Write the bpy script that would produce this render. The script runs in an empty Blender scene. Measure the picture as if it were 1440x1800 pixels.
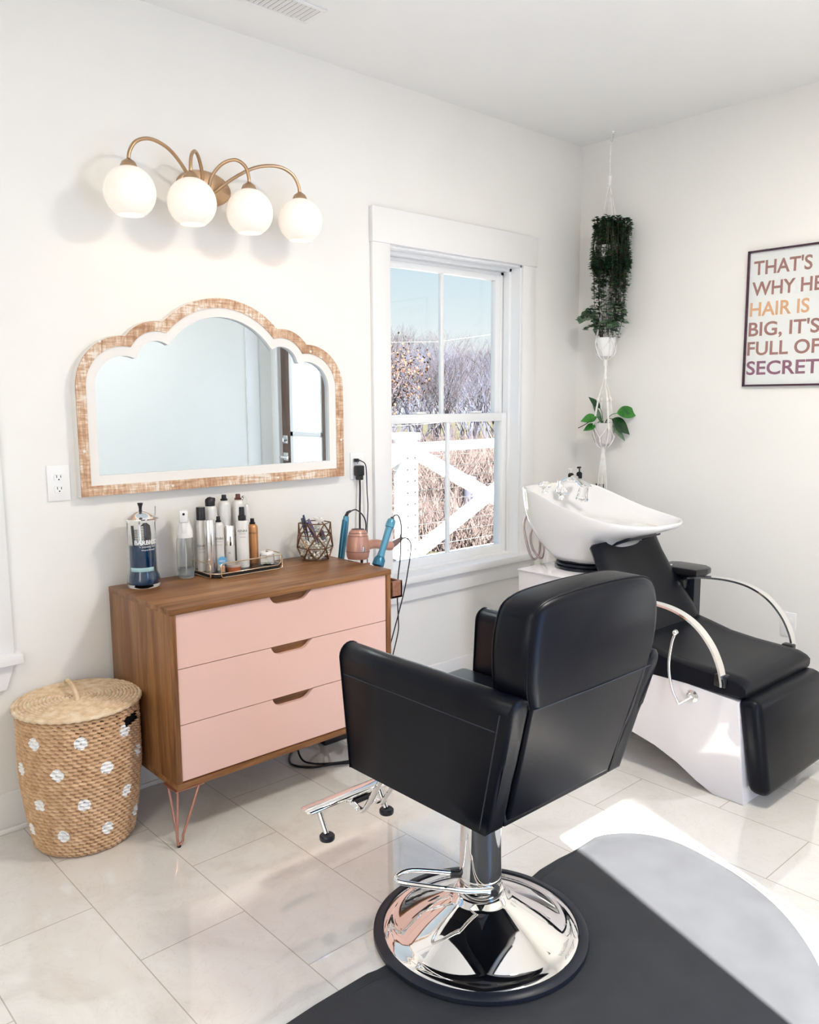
import bpy, bmesh, math, random
from mathutils import Vector, Matrix
random.seed(7)
SC = bpy.context.scene
COL = SC.collection
PI = math.pi
# ------------------------------------------------------------------ geometry helpers
def crom(pts, n=8):
    P = [Vector(p) for p in pts]
    if len(P) < 3: return P
    Q = [P[0]*2-P[1]] + P + [P[-1]*2-P[-2]]
    out = []
    for i in range(1, len(Q)-2):
        a, b, c, d = Q[i-1], Q[i], Q[i+1], Q[i+2]
        for k in range(n):
            t = k/n
            out.append(0.5*((2*b)+(c-a)*t+(2*a-5*b+4*c-d)*t*t+(3*b-a-3*c+d)*t**3))
    out.append(P[-1])
    return out

class G:
    """collects faces in world coordinates"""
    def __init__(s): s.v = []; s.f = []; s.m = []; s.mi = 0
    def add(s, vs, fs, M=None):
        o = len(s.v)
        s.v += [tuple(M @ Vector(p)) if M else tuple(p) for p in vs]
        s.f += [tuple(o+i for i in f) for f in fs]; s.m += [s.mi]*len(fs)
        return s
    def box(s, x0, x1, y0, y1, z0, z1, b=0, M=None, seg=2):
        if b <= 0:
            vs = [(x, y, z) for x in (x0, x1) for y in (y0, y1) for z in (z0, z1)]
            return s.add(vs, [(0,1,3,2),(4,6,7,5),(0,4,5,1),(2,3,7,6),(0,2,6,4),(1,5,7,3)], M)
        bm = bmesh.new(); bmesh.ops.create_cube(bm, size=1)
        for v in bm.verts:
            v.co = Vector(((x0+x1)/2+v.co.x*(x1-x0), (y0+y1)/2+v.co.y*(y1-y0), (z0+z1)/2+v.co.z*(z1-z0)))
        bmesh.ops.bevel(bm, geom=bm.edges[:], offset=b, segments=seg, profile=0.5, affect='EDGES')
        return s.bm(bm, M)
    def bm(s, bm, M=None):
        bm.verts.ensure_lookup_table(); bm.verts.index_update()
        s.add([v.co.copy() for v in bm.verts], [[v.index for v in f.verts] for f in bm.faces], M)
        bm.free(); return s
    def hexa(s, pts8, b=0, seg=3):
        """pts8: bottom 4 (ccw) then top 4"""
        bm = bmesh.new(); V = [bm.verts.new(p) for p in pts8]
        for f in ((3,2,1,0),(4,5,6,7),(0,1,5,4),(1,2,6,5),(2,3,7,6),(3,0,4,7)): bm.faces.new([V[i] for i in f])
        if b > 0: bmesh.ops.bevel(bm, geom=bm.edges[:], offset=b, segments=seg, profile=0.5, affect='EDGES')
        return s.bm(bm)
    def tube(s, pts, r, n=8, closed=False, flat=None, caps=True):
        P = [Vector(p) for p in pts]; N = len(P)
        rr = list(r) if isinstance(r, (list, tuple)) else [r]*N
        if len(rr) != N:
            q = rr; rr = []
            for i in range(N):
                u = i/(N-1)*(len(q)-1); k0 = min(int(u), len(q)-2); rr.append(q[k0]+(q[k0+1]-q[k0])*(u-k0))
        up = None; vs = []
        for i, p in enumerate(P):
            if closed: t = (P[(i+1) % N]-P[i-1])
            else: t = P[min(i+1, N-1)]-P[max(i-1, 0)]
            if t.length < 1e-9: t = Vector((0,0,1))
            t.normalize()
            if up is None:
                up = Vector((0,0,1)) if abs(t.z) < .9 else Vector((1,0,0))
            up = (up - t*up.dot(t))
            if up.length < 1e-6: up = t.orthogonal()
            up.normalize(); sd = t.cross(up)
            fx, fy = flat if flat else (1, 1)
            for k in range(n):
                a = 2*PI*(k+.5)/n
                vs.append(p + sd*math.cos(a)*rr[i]*fx + up*math.sin(a)*rr[i]*fy)
        fs = []
        for i in range(N if closed else N-1):
            j = (i+1) % N
            for k in range(n):
                l = (k+1) % n
                fs.append((i*n+k, i*n+l, j*n+l, j*n+k))
        if not closed and caps:
            fs.append(tuple(range(n))[::-1]); fs.append(tuple((N-1)*n+k for k in range(n)))
        return s.add(vs, fs)
    def lathe(s, prof, c=(0,0,0), n=32, M=None, cap=True, sx=1, sy=1):
        vs = []; fs = []
        for r, z in prof:
            for k in range(n):
                a = 2*PI*k/n; vs.append((c[0]+r*sx*math.cos(a), c[1]+r*sy*math.sin(a), c[2]+z))
        for i in range(len(prof)-1):
            for k in range(n):
                l = (k+1) % n; fs.append((i*n+k, i*n+l, (i+1)*n+l, (i+1)*n+k))
        if cap:
            if prof[0][0] > 1e-5: fs.append(tuple(range(n))[::-1])
            if prof[-1][0] > 1e-5: fs.append(tuple((len(prof)-1)*n+k for k in range(n)))
        return s.add(vs, fs, M)
    def prism(s, poly, axis, a0, a1, M=None, b=0):
        """poly list of 2-D points in the two other axes (x: y,z  y: x,z  z: x,y)"""
        def P(u, v, w): return {'x': (w,u,v), 'y': (u,w,v), 'z': (u,v,w)}[axis]
        n = len(poly); vs = [P(u,v,a0) for u,v in poly]+[P(u,v,a1) for u,v in poly]
        fs = [tuple(range(n)), tuple(range(2*n-1, n-1, -1))]+[(i,(i+1)%n,n+(i+1)%n,n+i) for i in range(n)]
        if b > 0:
            bm = bmesh.new(); V = [bm.verts.new(p) for p in vs]
            F = [bm.faces.new([V[i] for i in f]) for f in fs]
            es = set(F[0].edges) | set(F[1].edges)
            bmesh.ops.bevel(bm, geom=list(es), offset=b, segments=3, profile=0.5, affect='EDGES')
            return s.bm(bm, M)
        return s.add(vs, fs, M)
    def ball(s, c, r, n=16, m=10, sc=(1,1,1)):
        return s.lathe([(r*math.sin(PI*i/m), -r*math.cos(PI*i/m)*sc[2]) for i in range(m+1)], c, n, sx=sc[0], sy=sc[1], cap=False)
    def loft(s, rings, closed=True, cap0=False, cap1=False):
        n = len(rings[0]); o = [p for r in rings for p in r]; fs = []
        for i in range(len(rings)-1):
            for k in range(n if closed else n-1):
                l = (k+1) % n; fs.append((i*n+k, i*n+l, (i+1)*n+l, (i+1)*n+k))
        if cap0: fs.append(tuple(range(n))[::-1])
        if cap1: fs.append(tuple((len(rings)-1)*n+k for k in range(n)))
        return s.add(o, fs)
    def text(s, body, fn, size=1.0, ext=0.0, bold=0.0, align='CENTER', spacing=1.0):
        cu = bpy.data.curves.new('lettering_curve', 'FONT'); cu.body = body; cu.size = size
        cu.align_x = align; cu.extrude = ext; cu.offset = bold; cu.resolution_u = 4; cu.space_character = spacing
        ob = bpy.data.objects.new('lettering_curve', cu); COL.objects.link(ob)
        dg = bpy.context.evaluated_depsgraph_get(); dg.update()
        me = bpy.data.meshes.new_from_object(ob.evaluated_get(dg))
        vs = [fn(v.co) for v in me.vertices]; fs = [tuple(p.vertices) for p in me.polygons]
        bpy.data.objects.remove(ob); bpy.data.curves.remove(cu); bpy.data.meshes.remove(me)
        return s.add(vs, fs)

def textw(body):
    cu = bpy.data.curves.new('w', 'FONT'); cu.body = body; cu.size = 1
    ob = bpy.data.objects.new('w', cu); COL.objects.link(ob)
    dg = bpy.context.evaluated_depsgraph_get(); dg.update()
    me = bpy.data.meshes.new_from_object(ob.evaluated_get(dg))
    xs = [v.co.x for v in me.vertices]; w = (min(xs), max(xs))
    bpy.data.objects.remove(ob); bpy.data.curves.remove(cu); bpy.data.meshes.remove(me)
    return w

OFF = {}
def build(name, g, mats, parent=None, smooth=40, origin=None, fix=True):
    if not isinstance(mats, (list, tuple)): mats = [mats]
    off = OFF[parent.name] if parent else Vector(origin if origin is not None else (0,0,0))
    me = bpy.data.meshes.new(name)
    me.from_pydata([tuple(Vector(v)-off) for v in g.v], [], [tuple(f) for f in g.f])
    if len(mats) > 1: me.polygons.foreach_set('material_index', g.m)
    for m in mats: me.materials.append(m)
    if fix:
        bm = bmesh.new(); bm.from_mesh(me)
        bmesh.ops.recalc_face_normals(bm, faces=bm.faces[:]); bm.to_mesh(me); bm.free()
    if smooth:
        me.polygons.foreach_set('use_smooth', [True]*len(me.polygons))
        me.set_sharp_from_angle(angle=math.radians(smooth))
    me.update()
    ob = bpy.data.objects.new(name, me); COL.objects.link(ob)
    if parent: ob.parent = parent
    else: ob.location = off
    OFF[ob.name] = off
    return ob
def tag(o, label, cat, group=None, kind=None):
    if label: o['label'] = label
    if cat: o['category'] = cat
    if group: o['group'] = group
    if kind: o['kind'] = kind
    return o
def thing(name, loc, label, cat, group=None):
    o = bpy.data.objects.new(name, None); COL.objects.link(o); o.location = loc
    o.empty_display_size = .05
    OFF[o.name] = Vector(loc)
    return tag(o, label, cat, group)
def struct(name, g, mats, **k):
    o = build(name, g, mats, **k); o['kind'] = 'structure'; return o
def dup(root, loc, rz=None, label=None, scale=None):
    r = root.copy(); COL.objects.link(r); r.location = loc
    if rz is not None: r.rotation_euler = (0,0,rz)
    if scale: r.scale = (scale,)*3
    if label: r['label'] = label
    for ch in list(root.children):
        c = ch.copy(); COL.objects.link(c); c.parent = r
        for gch in list(ch.children):
            d = gch.copy(); COL.objects.link(d); d.parent = c
    return r
def mirx(pts, cx): return [(2*cx-p[0], p[1], p[2]) for p in pts]

# ------------------------------------------------------------------ materials
class NT:
    def __init__(s, name):
        s.m = bpy.data.materials.new(name); s.m.use_nodes = True
        s.t = s.m.node_tree; s.t.nodes.clear(); s.out = s.n('ShaderNodeOutputMaterial')
    def n(s, t, **k):
        x = s.t.nodes.new(t)
        for a, b in k.items():
            if a.startswith('i_'): x.inputs[a[2:].replace('_', ' ')].default_value = b
            else: setattr(x, a, b)
        return x
    def l(s, a, b): s.t.links.new(a, b)
def pbr(name, col, rough=.5, metal=0, spec=.5, trans=0, ior=1.45, coat=0, emis=None, es=0, sheen=0, sss=0):
    T = NT(name); p = T.n('ShaderNodeBsdfPrincipled')
    p.inputs['Base Color'].default_value = (*col, 1); p.inputs['Roughness'].default_value = rough
    p.inputs['Metallic'].default_value = metal; p.inputs['Specular IOR Level'].default_value = spec
    p.inputs['Transmission Weight'].default_value = trans; p.inputs['IOR'].default_value = ior
    p.inputs['Coat Weight'].default_value = coat; p.inputs['Coat Roughness'].default_value = .08
    p.inputs['Sheen Weight'].default_value = sheen
    if emis: p.inputs['Emission Color'].default_value = (*emis, 1); p.inputs['Emission Strength'].default_value = es
    T.l(p.outputs[0], T.out.inputs[0]); T.p = p
    return T
def coords(T, scale=(1,1,1), rot=(0,0,0), loc=(0,0,0)):
    tc = T.n('ShaderNodeTexCoord'); mp = T.n('ShaderNodeMapping')
    mp.inputs['Scale'].default_value = scale; mp.inputs['Rotation'].default_value = rot; mp.inputs['Location'].default_value = loc
    T.l(tc.outputs['Object'], mp.inputs[0]); return mp.outputs[0]
def noise(T, vec, scale, detail=4, rough=.55, dist=0):
    x = T.n('ShaderNodeTexNoise'); T.l(vec, x.inputs['Vector'])
    x.inputs['Scale'].default_value = scale; x.inputs['Detail'].default_value = detail
    x.inputs['Roughness'].default_value = rough; x.inputs['Distortion'].default_value = dist
    return x.outputs['Fac']
def ramp(T, fac, stops):
    r = T.n('ShaderNodeValToRGB'); T.l(fac, r.inputs[0]); e = r.color_ramp.elements
    while len(e) > 1: e.remove(e[-1])
    e[0].position = stops[0][0]; e[0].color = (*stops[0][1], 1)
    for p, c in stops[1:]:
        k = e.new(p); k.color = (*c, 1)
    return r.outputs[0]
def bump(T, fac, strength=.2, dist=.002):
    b = T.n('ShaderNodeBump'); b.inputs['Strength'].default_value = strength; b.inputs['Distance'].default_value = dist
    T.l(fac, b.inputs['Height']); T.l(b.outputs[0], T.p.inputs['Normal'])
def mix(T, fac, a, b, mode='MIX'):
    x = T.n('ShaderNodeMix', data_type='RGBA', blend_type=mode)
    if isinstance(fac, (int, float)): x.inputs[0].default_value = fac
    else: T.l(fac, x.inputs[0])
    for s, i in ((a, 6), (b, 7)):
        if isinstance(s, tuple): x.inputs[i].default_value = (*s, 1)
        else: T.l(s, x.inputs[i])
    return x.outputs[2]
def paint(name, col, rough=.6, var=.02, spec=.3):
    T = pbr(name, col, rough, spec=spec); v = coords(T)
    f = noise(T, v, 3, 3); d = tuple(max(0, c-var) for c in col)
    T.l(ramp(T, f, [(.3, d), (.7, col)]), T.p.inputs['Base Color'])
    bump(T, noise(T, v, 260, 2), .05, .0006)
    return T.m
def wood(name, axis, cols, scale=9, rough=.38):
    T = pbr(name, cols[0], rough, spec=.4)
    sc = [scale]*3; sc['xyz'.index(axis)] = scale*.09
    v = coords(T, tuple(sc)); f = noise(T, v, 2.2, 7, .62, .8)
    c = ramp(T, f, [(.30, cols[0]), (.5, cols[1]), (.72, cols[2])])
    sc2 = [scale*9]*3; sc2['xyz'.index(axis)] = scale*.5
    f2 = noise(T, coords(T, tuple(sc2)), 2, 4, .6)
    c2 = mix(T, .45, c, ramp(T, f2, [(.35, (.42,.42,.42)), (.62, (1,1,1))]), 'MULTIPLY')
    T.l(c2, T.p.inputs['Base Color']); bump(T, f2, .12, .001)
    return T.m

M = {}
M['wall'] = paint('wall_paint', (.87,.848,.81), .7)
M['ceiling'] = paint('ceiling_paint', (.895,.888,.872), .8)
M['trim'] = paint('white_trim_paint', (.86,.845,.83), .35, .01, .45)
M['vinyl'] = paint('white_vinyl', (.90,.90,.90), .3, .01, .45)
M['plastic_w'] = pbr('white_plastic', (.88,.87,.86), .3).m
M['ceramic'] = pbr('white_ceramic', (.82,.80,.785), .06, coat=1).m
M['gloss_w'] = pbr('glossy_white_panel', (.74,.70,.70), .08, coat=.6).m
M['chrome'] = pbr('chrome', (.93,.92,.91), .035, 1).m
M['chrome_s'] = pbr('satin_steel', (.80,.79,.78), .22, 1).m
M['dark_steel'] = pbr('dark_steel', (.08,.08,.085), .35, .8).m
M['brass'] = pbr('brushed_bronze', (.52,.35,.215), .30, 1).m
M['gold'] = pbr('pale_gold_wire', (.83,.68,.50), .22, 1).m
M['bronze'] = pbr('dark_bronze_wire', (.20,.10,.05), .4, .8).m
M['copper'] = pbr('rose_copper_rod', (.46,.22,.165), .32, .75).m
M['black'] = pbr('black_plastic', (.012,.012,.014), .3).m
M['rubber'] = pbr('black_rubber', (.014,.017,.026), .32, spec=.45).m
M['black_soft'] = pbr('matte_black', (.01,.01,.01), .8, spec=.2).m
M['mirror'] = pbr('silvered_glass', (.68,.785,.875), .0, 1).m
def leather():
    T = pbr('black_leather', (.003,.0038,.0075), .33, spec=.20); v = coords(T)
    f = noise(T, v, 420, 3, .6); g = noise(T, v, 9, 3)
    m = T.n('ShaderNodeMath', operation='ADD'); T.l(f, m.inputs[0]); T.l(g, m.inputs[1])
    bump(T, m.outputs[0], .12, .0012); return T.m
M['leather'] = leather()
def stitch(): return pbr('dark_thread', (.03,.035,.05), .6).m
M['thread'] = stitch()
def floor_mat():
    T = pbr('glossy_marble_tile', (.78,.75,.70), .08, spec=.95, coat=.7); T.p.inputs['Coat Roughness'].default_value = .02; T.p.inputs['Coat IOR'].default_value = 1.6
    tc = T.n('ShaderNodeTexCoord'); sp = T.n('ShaderNodeSeparateXYZ'); cb = T.n('ShaderNodeCombineXYZ')
    T.l(tc.outputs['Object'], sp.inputs[0])
    ax = T.n('ShaderNodeMath', operation='ADD'); ax.inputs[1].default_value = .578; T.l(sp.outputs[0], ax.inputs[0])
    ay = T.n('ShaderNodeMath', operation='ADD'); ay.inputs[1].default_value = .6133; T.l(sp.outputs[1], ay.inputs[0])
    T.l(ay.outputs[0], cb.inputs[0]); T.l(ax.outputs[0], cb.inputs[1])
    br = T.n('ShaderNodeTexBrick'); br.offset = .5; br.offset_frequency = 2
    T.l(cb.outputs[0], br.inputs['Vector'])
    for k, v in {'Scale':1, 'Mortar Size':.0016, 'Mortar Smooth':.1, 'Bias':0, 'Brick Width':.61, 'Row Height':.305}.items(): br.inputs[k].default_value = v
    br.inputs['Color1'].default_value = (.95,.95,.95,1); br.inputs['Color2'].default_value = (1,1,1,1); br.inputs['Mortar'].default_value = (.62,.58,.54,1)
    v = tc.outputs['Object']
    f = noise(T, v, 2.2, 8, .62, 1.6); f2 = noise(T, v, 6, 6, .6, 2.5)
    c = ramp(T, f, [(.3, (.70,.655,.60)), (.5, (.79,.755,.70)), (.7, (.82,.79,.75))])
    vein = ramp(T, f2, [(.485, (1,1,1)), (.5, (.9,.88,.85)), (.515, (1,1,1))])
    c = mix(T, .6, c, vein, 'MULTIPLY'); c = mix(T, 1.0, c, br.outputs['Color'], 'MULTIPLY')
    T.l(c, T.p.inputs['Base Color'])
    iv = T.n('ShaderNodeMath', operation='SUBTRACT'); iv.inputs[0].default_value = 1; T.l(br.outputs['Fac'], iv.inputs[1])
    bump(T, iv.outputs[0], .35, .001)
    rr = ramp(T, f, [(.3, (.07,)*3), (.7, (.035,)*3)]); T.l(rr, T.p.inputs['Roughness'])
    return T.m
M['floor'] = floor_mat()
WC = [(.11,.042,.012), (.26,.110,.038), (.41,.20,.078)]
M['wood_x'] = wood('walnut_grain_long', 'x', WC); M['wood_z'] = wood('walnut_grain_upright', 'z', WC)
M['wood_red'] = wood('reddish_wood', 'y', [(.22,.085,.05), (.33,.145,.09), (.42,.20,.13)], 12)
M['doorwood'] = wood('stained_door_wood', 'z', [(.11,.07,.055), (.17,.11,.085), (.22,.15,.12)], 6)
def rustic():
    T = pbr('whitewashed_wood', (.6,.42,.28), .75, spec=.2)
    v = coords(T, (60,60,7)); v2 = coords(T, (7,60,60)); v3 = coords(T)
    f = noise(T, v, 2, 5, .65); f2 = noise(T, v2, 2, 5, .65); f3 = noise(T, v3, 9, 4)
    a = T.n('ShaderNodeMath', operation='MULTIPLY'); T.l(f, a.inputs[0]); T.l(f2, a.inputs[1])
    b = T.n('ShaderNodeMath', operation='MULTIPLY'); T.l(a.outputs[0], b.inputs[0]); T.l(f3, b.inputs[1])
    c = ramp(T, b.outputs[0], [(.07, (.40,.22,.13)), (.115, (.58,.37,.24)), (.15, (.68,.50,.36)), (.19, (.82,.74,.65))])
    T.l(c, T.p.inputs['Base Color']); bump(T, f, .3, .002); return T.m
M['rustic'] = rustic()
M['wash_w'] = paint('distressed_white', (.86,.83,.79), .7, .05)
M['pink'] = pbr('blush_pink_lacquer', (.76,.50,.435), .42, spec=.35).m
def straw(name, cols):
    T = pbr(name, cols[1], .75, spec=.2); v = coords(T)
    f = noise(T, v, 38, 3, .5); c = ramp(T, f, [(.3, cols[0]), (.5, cols[1]), (.72, cols[2])])
    T.l(c, T.p.inputs['Base Color']); bump(T, noise(T, v, 300, 3), .3, .001); return T.m
M['straw'] = straw('woven_straw', [(.50,.30,.165), (.61,.385,.22), (.72,.49,.30)])
M['straw_l'] = straw('pale_straw', [(.60,.42,.25), (.74,.55,.36), (.82,.68,.50)])
M['dotw'] = straw('white_yarn', [(.84,.81,.77), (.90,.88,.85), (.93,.92,.90)])
M['glass'] = pbr('clear_glass', (.97,.98,.98), .02, trans=1, ior=1.3).m
M['crystal'] = pbr('faceted_crystal', (.98,.98,.98), .02, trans=1, ior=1.5).m
M['liquid'] = pbr('blue_disinfectant', (.0,.055,.17), .08, trans=.4, ior=1.33, coat=.5).m
def pane():
    T = NT('window_glass'); tr = T.n('ShaderNodeBsdfTransparent'); gl = T.n('ShaderNodeBsdfGlossy'); mx = T.n('ShaderNodeMixShader')
    gl.inputs['Roughness'].default_value = .0; lw = T.n('ShaderNodeLayerWeight'); lw.inputs[0].default_value = .5
    pw = T.n('ShaderNodeMath', operation='POWER'); pw.inputs[1].default_value = 4; T.l(lw.outputs['Facing'], pw.inputs[0])
    fr = T.n('ShaderNodeMath', operation='MULTIPLY_ADD'); fr.inputs[1].default_value = .35; fr.inputs[2].default_value = .025; T.l(pw.outputs[0], fr.inputs[0])
    tr.inputs[0].default_value = (.985,.99,.985,1)
    T.l(fr.outputs[0], mx.inputs[0]); T.l(tr.outputs[0], mx.inputs[1]); T.l(gl.outputs[0], mx.inputs[2]); T.l(mx.outputs[0], T.out.inputs[0]); return T.m
M['pane'] = pane()
M['globe'] = pbr('opal_glass', (.88,.84,.78), .25, emis=(1,.84,.70), es=.26).m
M['bulb'] = pbr('lit_bulb', (1,.9,.8), .4, emis=(1,.85,.65), es=2.5).m
M['teal'] = pbr('metallic_blue', (.04,.17,.27), .3, .5).m
M['teal_l'] = pbr('light_metallic_blue', (.11,.31,.43), .3, .5).m
M['rose'] = pbr('rose_gold_shell', (.52,.27,.205), .32, .25).m
M['taupe'] = pbr('taupe_plastic', (.16,.11,.10), .4).m
M['silver'] = pbr('silver_can', (.74,.71,.68), .26, .8).m
M['silver_w'] = pbr('pearl_bottle', (.72,.70,.67), .3, .15).m
M['amber'] = pbr('copper_can', (.62,.30,.13), .28, .5).m
M['brown'] = pbr('brown_plastic', (.11,.035,.022), .3).m
M['balm'] = pbr('orange_pomade', (.50,.13,.05), .15, trans=.2, coat=.5).m
M['bluetag'] = pbr('sky_blue_plastic', (.14,.42,.72), .3).m
M['purple'] = pbr('purple_clip', (.10,.075,.20), .25).m
M['navyp'] = pbr('navy_clip', (.02,.025,.09), .25).m
M['pearl'] = pbr('cream_pearl', (.84,.78,.68), .18, coat=.5).m
M['ink'] = pbr('grey_print', (.06,.06,.06), .5).m
M['inkw'] = pbr('white_print', (.85,.88,.9), .5).m
M['soil'] = pbr('dark_soil', (.04,.03,.02), .9).m
M['rope'] = straw('white_cotton_cord', [(.80,.75,.68), (.88,.85,.80), (.91,.90,.87)])
M['rib'] = pbr('grey_ceramic', (.66,.62,.60), .35).m
M['potw'] = pbr('white_pot', (.88,.87,.86), .35).m
def leaf(name, c0, c1, rough=.4):
    T = pbr(name, c1, rough, spec=.4); f = noise(T, coords(T), 22, 3)
    T.l(ramp(T, f, [(.35, c0), (.65, c1)]), T.p.inputs['Base Color']); return T.m
M['leaf_d'] = leaf('dark_green_leaf', (.015,.055,.026), (.075,.16,.06))
M['leaf_e'] = leaf('grey_green_leaf', (.07,.14,.08), (.17,.26,.15), .6)
M['leaf_p'] = leaf('glossy_green_leaf', (.02,.12,.02), (.06,.26,.04), .25)
M['leaf_pd'] = leaf('deep_green_leaf', (.008,.035,.015), (.02,.07,.02), .25)
M['stem'] = pbr('brown_stem', (.06,.035,.03), .6).m
def matm():
    T = pbr('black_vinyl_mat', (.046,.047,.051), .45, spec=.12); v = coords(T)
    bump(T, noise(T, v, 700, 2), .15, .0006)
    f = noise(T, v, 7, 5); T.l(ramp(T, f, [(.3, (.044,.045,.049)), (.7, (.052,.054,.058))]), T.p.inputs['Base Color']); return T.m
M['mat'] = matm()
M['foil'] = pbr('rose_gold_foil', (.40,.20,.18), .35, .35).m
M['foil_o'] = pbr('foil_orange_reflection', (.80,.45,.25), .35, .3).m  # same foil with an orange reflection put into its colour
M['foil_p'] = pbr('foil_plum_reflection', (.30,.13,.20), .35, .35).m  # same foil with a plum reflection put into its colour
M['frame_d'] = pbr('dark_plum_metal_frame', (.085,.045,.065), .25, .6).m
M['paper'] = pbr('white_poster_paper', (.86,.86,.855), .5).m
# outdoors
def ground(name, cols, sc=1.2):
    T = pbr(name, cols[0], .95, spec=.05); v = coords(T)
    f = noise(T, v, sc, 10, .75); T.l(ramp(T, f, [(.38, cols[0]), (.5, cols[1]), (.62, cols[2])]), T.p.inputs['Base Color']); return T.m
M['lawn'] = ground('winter_grass', [(.038,.040,.022), (.063,.06,.036), (.075,.064,.045)], 1.5)
M['bark'] = pbr('pale_grey_bark', (.074,.078,.105), .9, spec=.05).m
M['bark2'] = pbr('brown_bark', (.065,.057,.064), .9, spec=.05).m
M['brush'] = ground('dry_brush', [(.045,.034,.034), (.078,.060,.057), (.12,.098,.09)], 3)
M['oleaf'] = leaf('orange_brown_leaf', (.085,.036,.02), (.13,.068,.036), .8)
M['shed'] = pbr('grey_roofing', (.12,.13,.16), .8).m
# ------------------------------------------------------------------ room
H = 2.753; XC = 2.456; XL = -2.75; YF = -3.12
def wall_with_holes(x0, x1, z0, z1, holes, fn, th, g):
    """fn(u, w, d) -> point; d in (0, th). holes: (u0,u1,w0,w1)"""
    us = sorted({x0, x1, *[h[0] for h in holes], *[h[1] for h in holes]})
    ws = sorted({z0, z1, *[h[2] for h in holes], *[h[3] for h in holes]})
    inh = lambda u, w: any(h[0] < u < h[1] and h[2] < w < h[3] for h in holes)
    for i in range(len(us)-1):
        for j in range(len(ws)-1):
            if inh((us[i]+us[i+1])/2, (ws[j]+ws[j+1])/2): continue
            c = [fn(u, w, d) for u in us[i:i+2] for w in ws[j:j+2] for d in (0, th)]
            g.add(c, [(0,1,3,2),(4,6,7,5),(0,4,5,1),(2,3,7,6),(0,2,6,4),(1,5,7,3)])
W1 = (1.067, 1.968, .60, 2.088)      # visible window opening
W2 = (-1.62, -.66, .60, 2.10)        # window off to the left
g = G(); wall_with_holes(XL, XC+.15, 0, H, [W1, W2], lambda u, w, d: (u, d, w), .16, g); struct('wall_back', g, M['wall'], smooth=0)
D1 = (-3.0, -2.33, .02, 2.08)       # glazed door in right wall
g = G(); wall_with_holes(YF-.16, 0, 0, H, [D1], lambda u, w, d: (XC+d, u, w), .15, g); struct('wall_right', g, M['wall'], smooth=0)
WL = (-2.90, -1.75, .75, 2.25)
g = G(); wall_with_holes(YF-.16, .16, 0, H, [WL], lambda u, w, d: (XL-d, u, w), .15, g); struct('wall_left', g, M['wall'], smooth=0)
D2 = (.040, .478, .02, 2.06)
g = G(); wall_with_holes(XL, XC+.15, 0, H, [D2], lambda u, w, d: (u, YF-d, w), .12, g); struct('wall_front', g, M['wall'], smooth=0)
g = G().box(XL-.15, XC+.15, YF-.16, .16, -.12, 0); struct('floor', g, M['floor'], smooth=0)
g = G().box(XL-.15, XC+.15, YF-.16, .16, H, H+.12); struct('ceiling', g, M['ceiling'], smooth=0)
g = G().box(XL, XC, -.014, 0, 0, .135, .003); g.box(XL, XC, -.022, -.0141, 0, .018, .004); struct('baseboard_back', g, M['trim'])
g = G().box(XC-.014, XC, D1[1]+.10, -.014, 0, .135, .003); struct('baseboard_right', g, M['trim'])
g = G().box(XL, XL+.014, YF, -.014, 0, .135, .003); struct('baseboard_left', g, M['trim'])
g = G().box(2.215, 2.325, YF, YF+.02, 0, 2.5, .003); struct('sunlit_strip_board', g, M['trim'])  # sunlit strip on the front wall, put in as a white board

def make_window(name, o, casing=(.097, .092), lite=True):
    x0, x1, z0, z1 = o
    w = thing(name, ((x0+x1)/2, .05, z0), None, None); w['kind'] = 'structure'
    c = G()
    cl, cr = casing
    c.box(x0-cl, x0+.004, -.019, 0, z0-.02, z1, .002); c.box(x1-.004, x1+cr, -.019, 0, z0-.02, z1, .002)
    c.box(x0-cl-.004, x1+cr+.008, -.026, 0, z1-.002, z1+.145, .003)
    build('window_casing', c, M['trim'], w)
    s = G().box(x0-cl-.02, x1+cr+.02, -.045, .05, z0-.03, z0+.004, .004); s.prism([(x0-cl, z0-.03), (x1+cr, z0-.03), (x1+cr-.03, z0-.115), (x0-cl+.03, z0-.115)], 'y', -.018, 0, b=.002)
    build('window_sill', s, M['trim'], w)
    j = G()
    j.box(x0-.012, x0+.012, -.004, .15, z0, z1); j.box(x1-.012, x1+.012, -.004, .15, z0, z1); j.box(x0, x1, -.004, .15, z1-.012, z1+.012); j.box(x0, x1, .05, .15, z0-.01, z0+.015)
    for d, y in ((.030, .055), (.044, .10)):
        j.box(x0+.008, x0+.008+d-.01, y, y+.04, z0, z1, .002); j.box(x1-.008-d+.01, x1-.008, y, y+.04, z0, z1, .002); j.box(x0+.008, x1-.008, y, y+.04, z1-.008-d+.01, z1-.008, .002)
    build('window_frame', j, M['vinyl'], w)
    zm = 1.325
    for nm, y, za, zb, st, sb in (('upper_sash', .105, zm-.02, z1-.028, .045, .030), ('lower_sash', .062, z0+.012, zm+.022, .040, .045)):
        u0, u1 = x0+.030, x1-.030
        f = G(); f.box(u0, u0+st, y, y+.034, za, zb, .004); f.box(u1-st, u1, y, y+.034, za, zb, .004)
        f.box(u0+st-.003, u1-st+.003, y+.001, y+.033, zb-.042, zb, .004); f.box(u0+st-.003, u1-st+.003, y+.001, y+.033, za, za+(sb if nm == 'lower_sash' else .04), .004)
        xm = (u0+u1)/2
        f.box(xm-.011, xm+.011, y+.008, y+.026, za, zb, .003)
        fo = build(nm, f, M['vinyl'], w)
        p = G().box(u0+st-.004, u1-st+.004, y+.014, y+.019, za+.03, zb-.03); build('pane', p, M['pane'], fo, smooth=0)
        if nm == 'lower_sash':
            k = G()
            for cx in (x0+.26, x1-.26): k.box(cx-.03, cx+.03, y-.004, y+.03, zb, zb+.012, .004)
            build('sash_lock', k, M['plastic_w'], fo)
    return w
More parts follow.
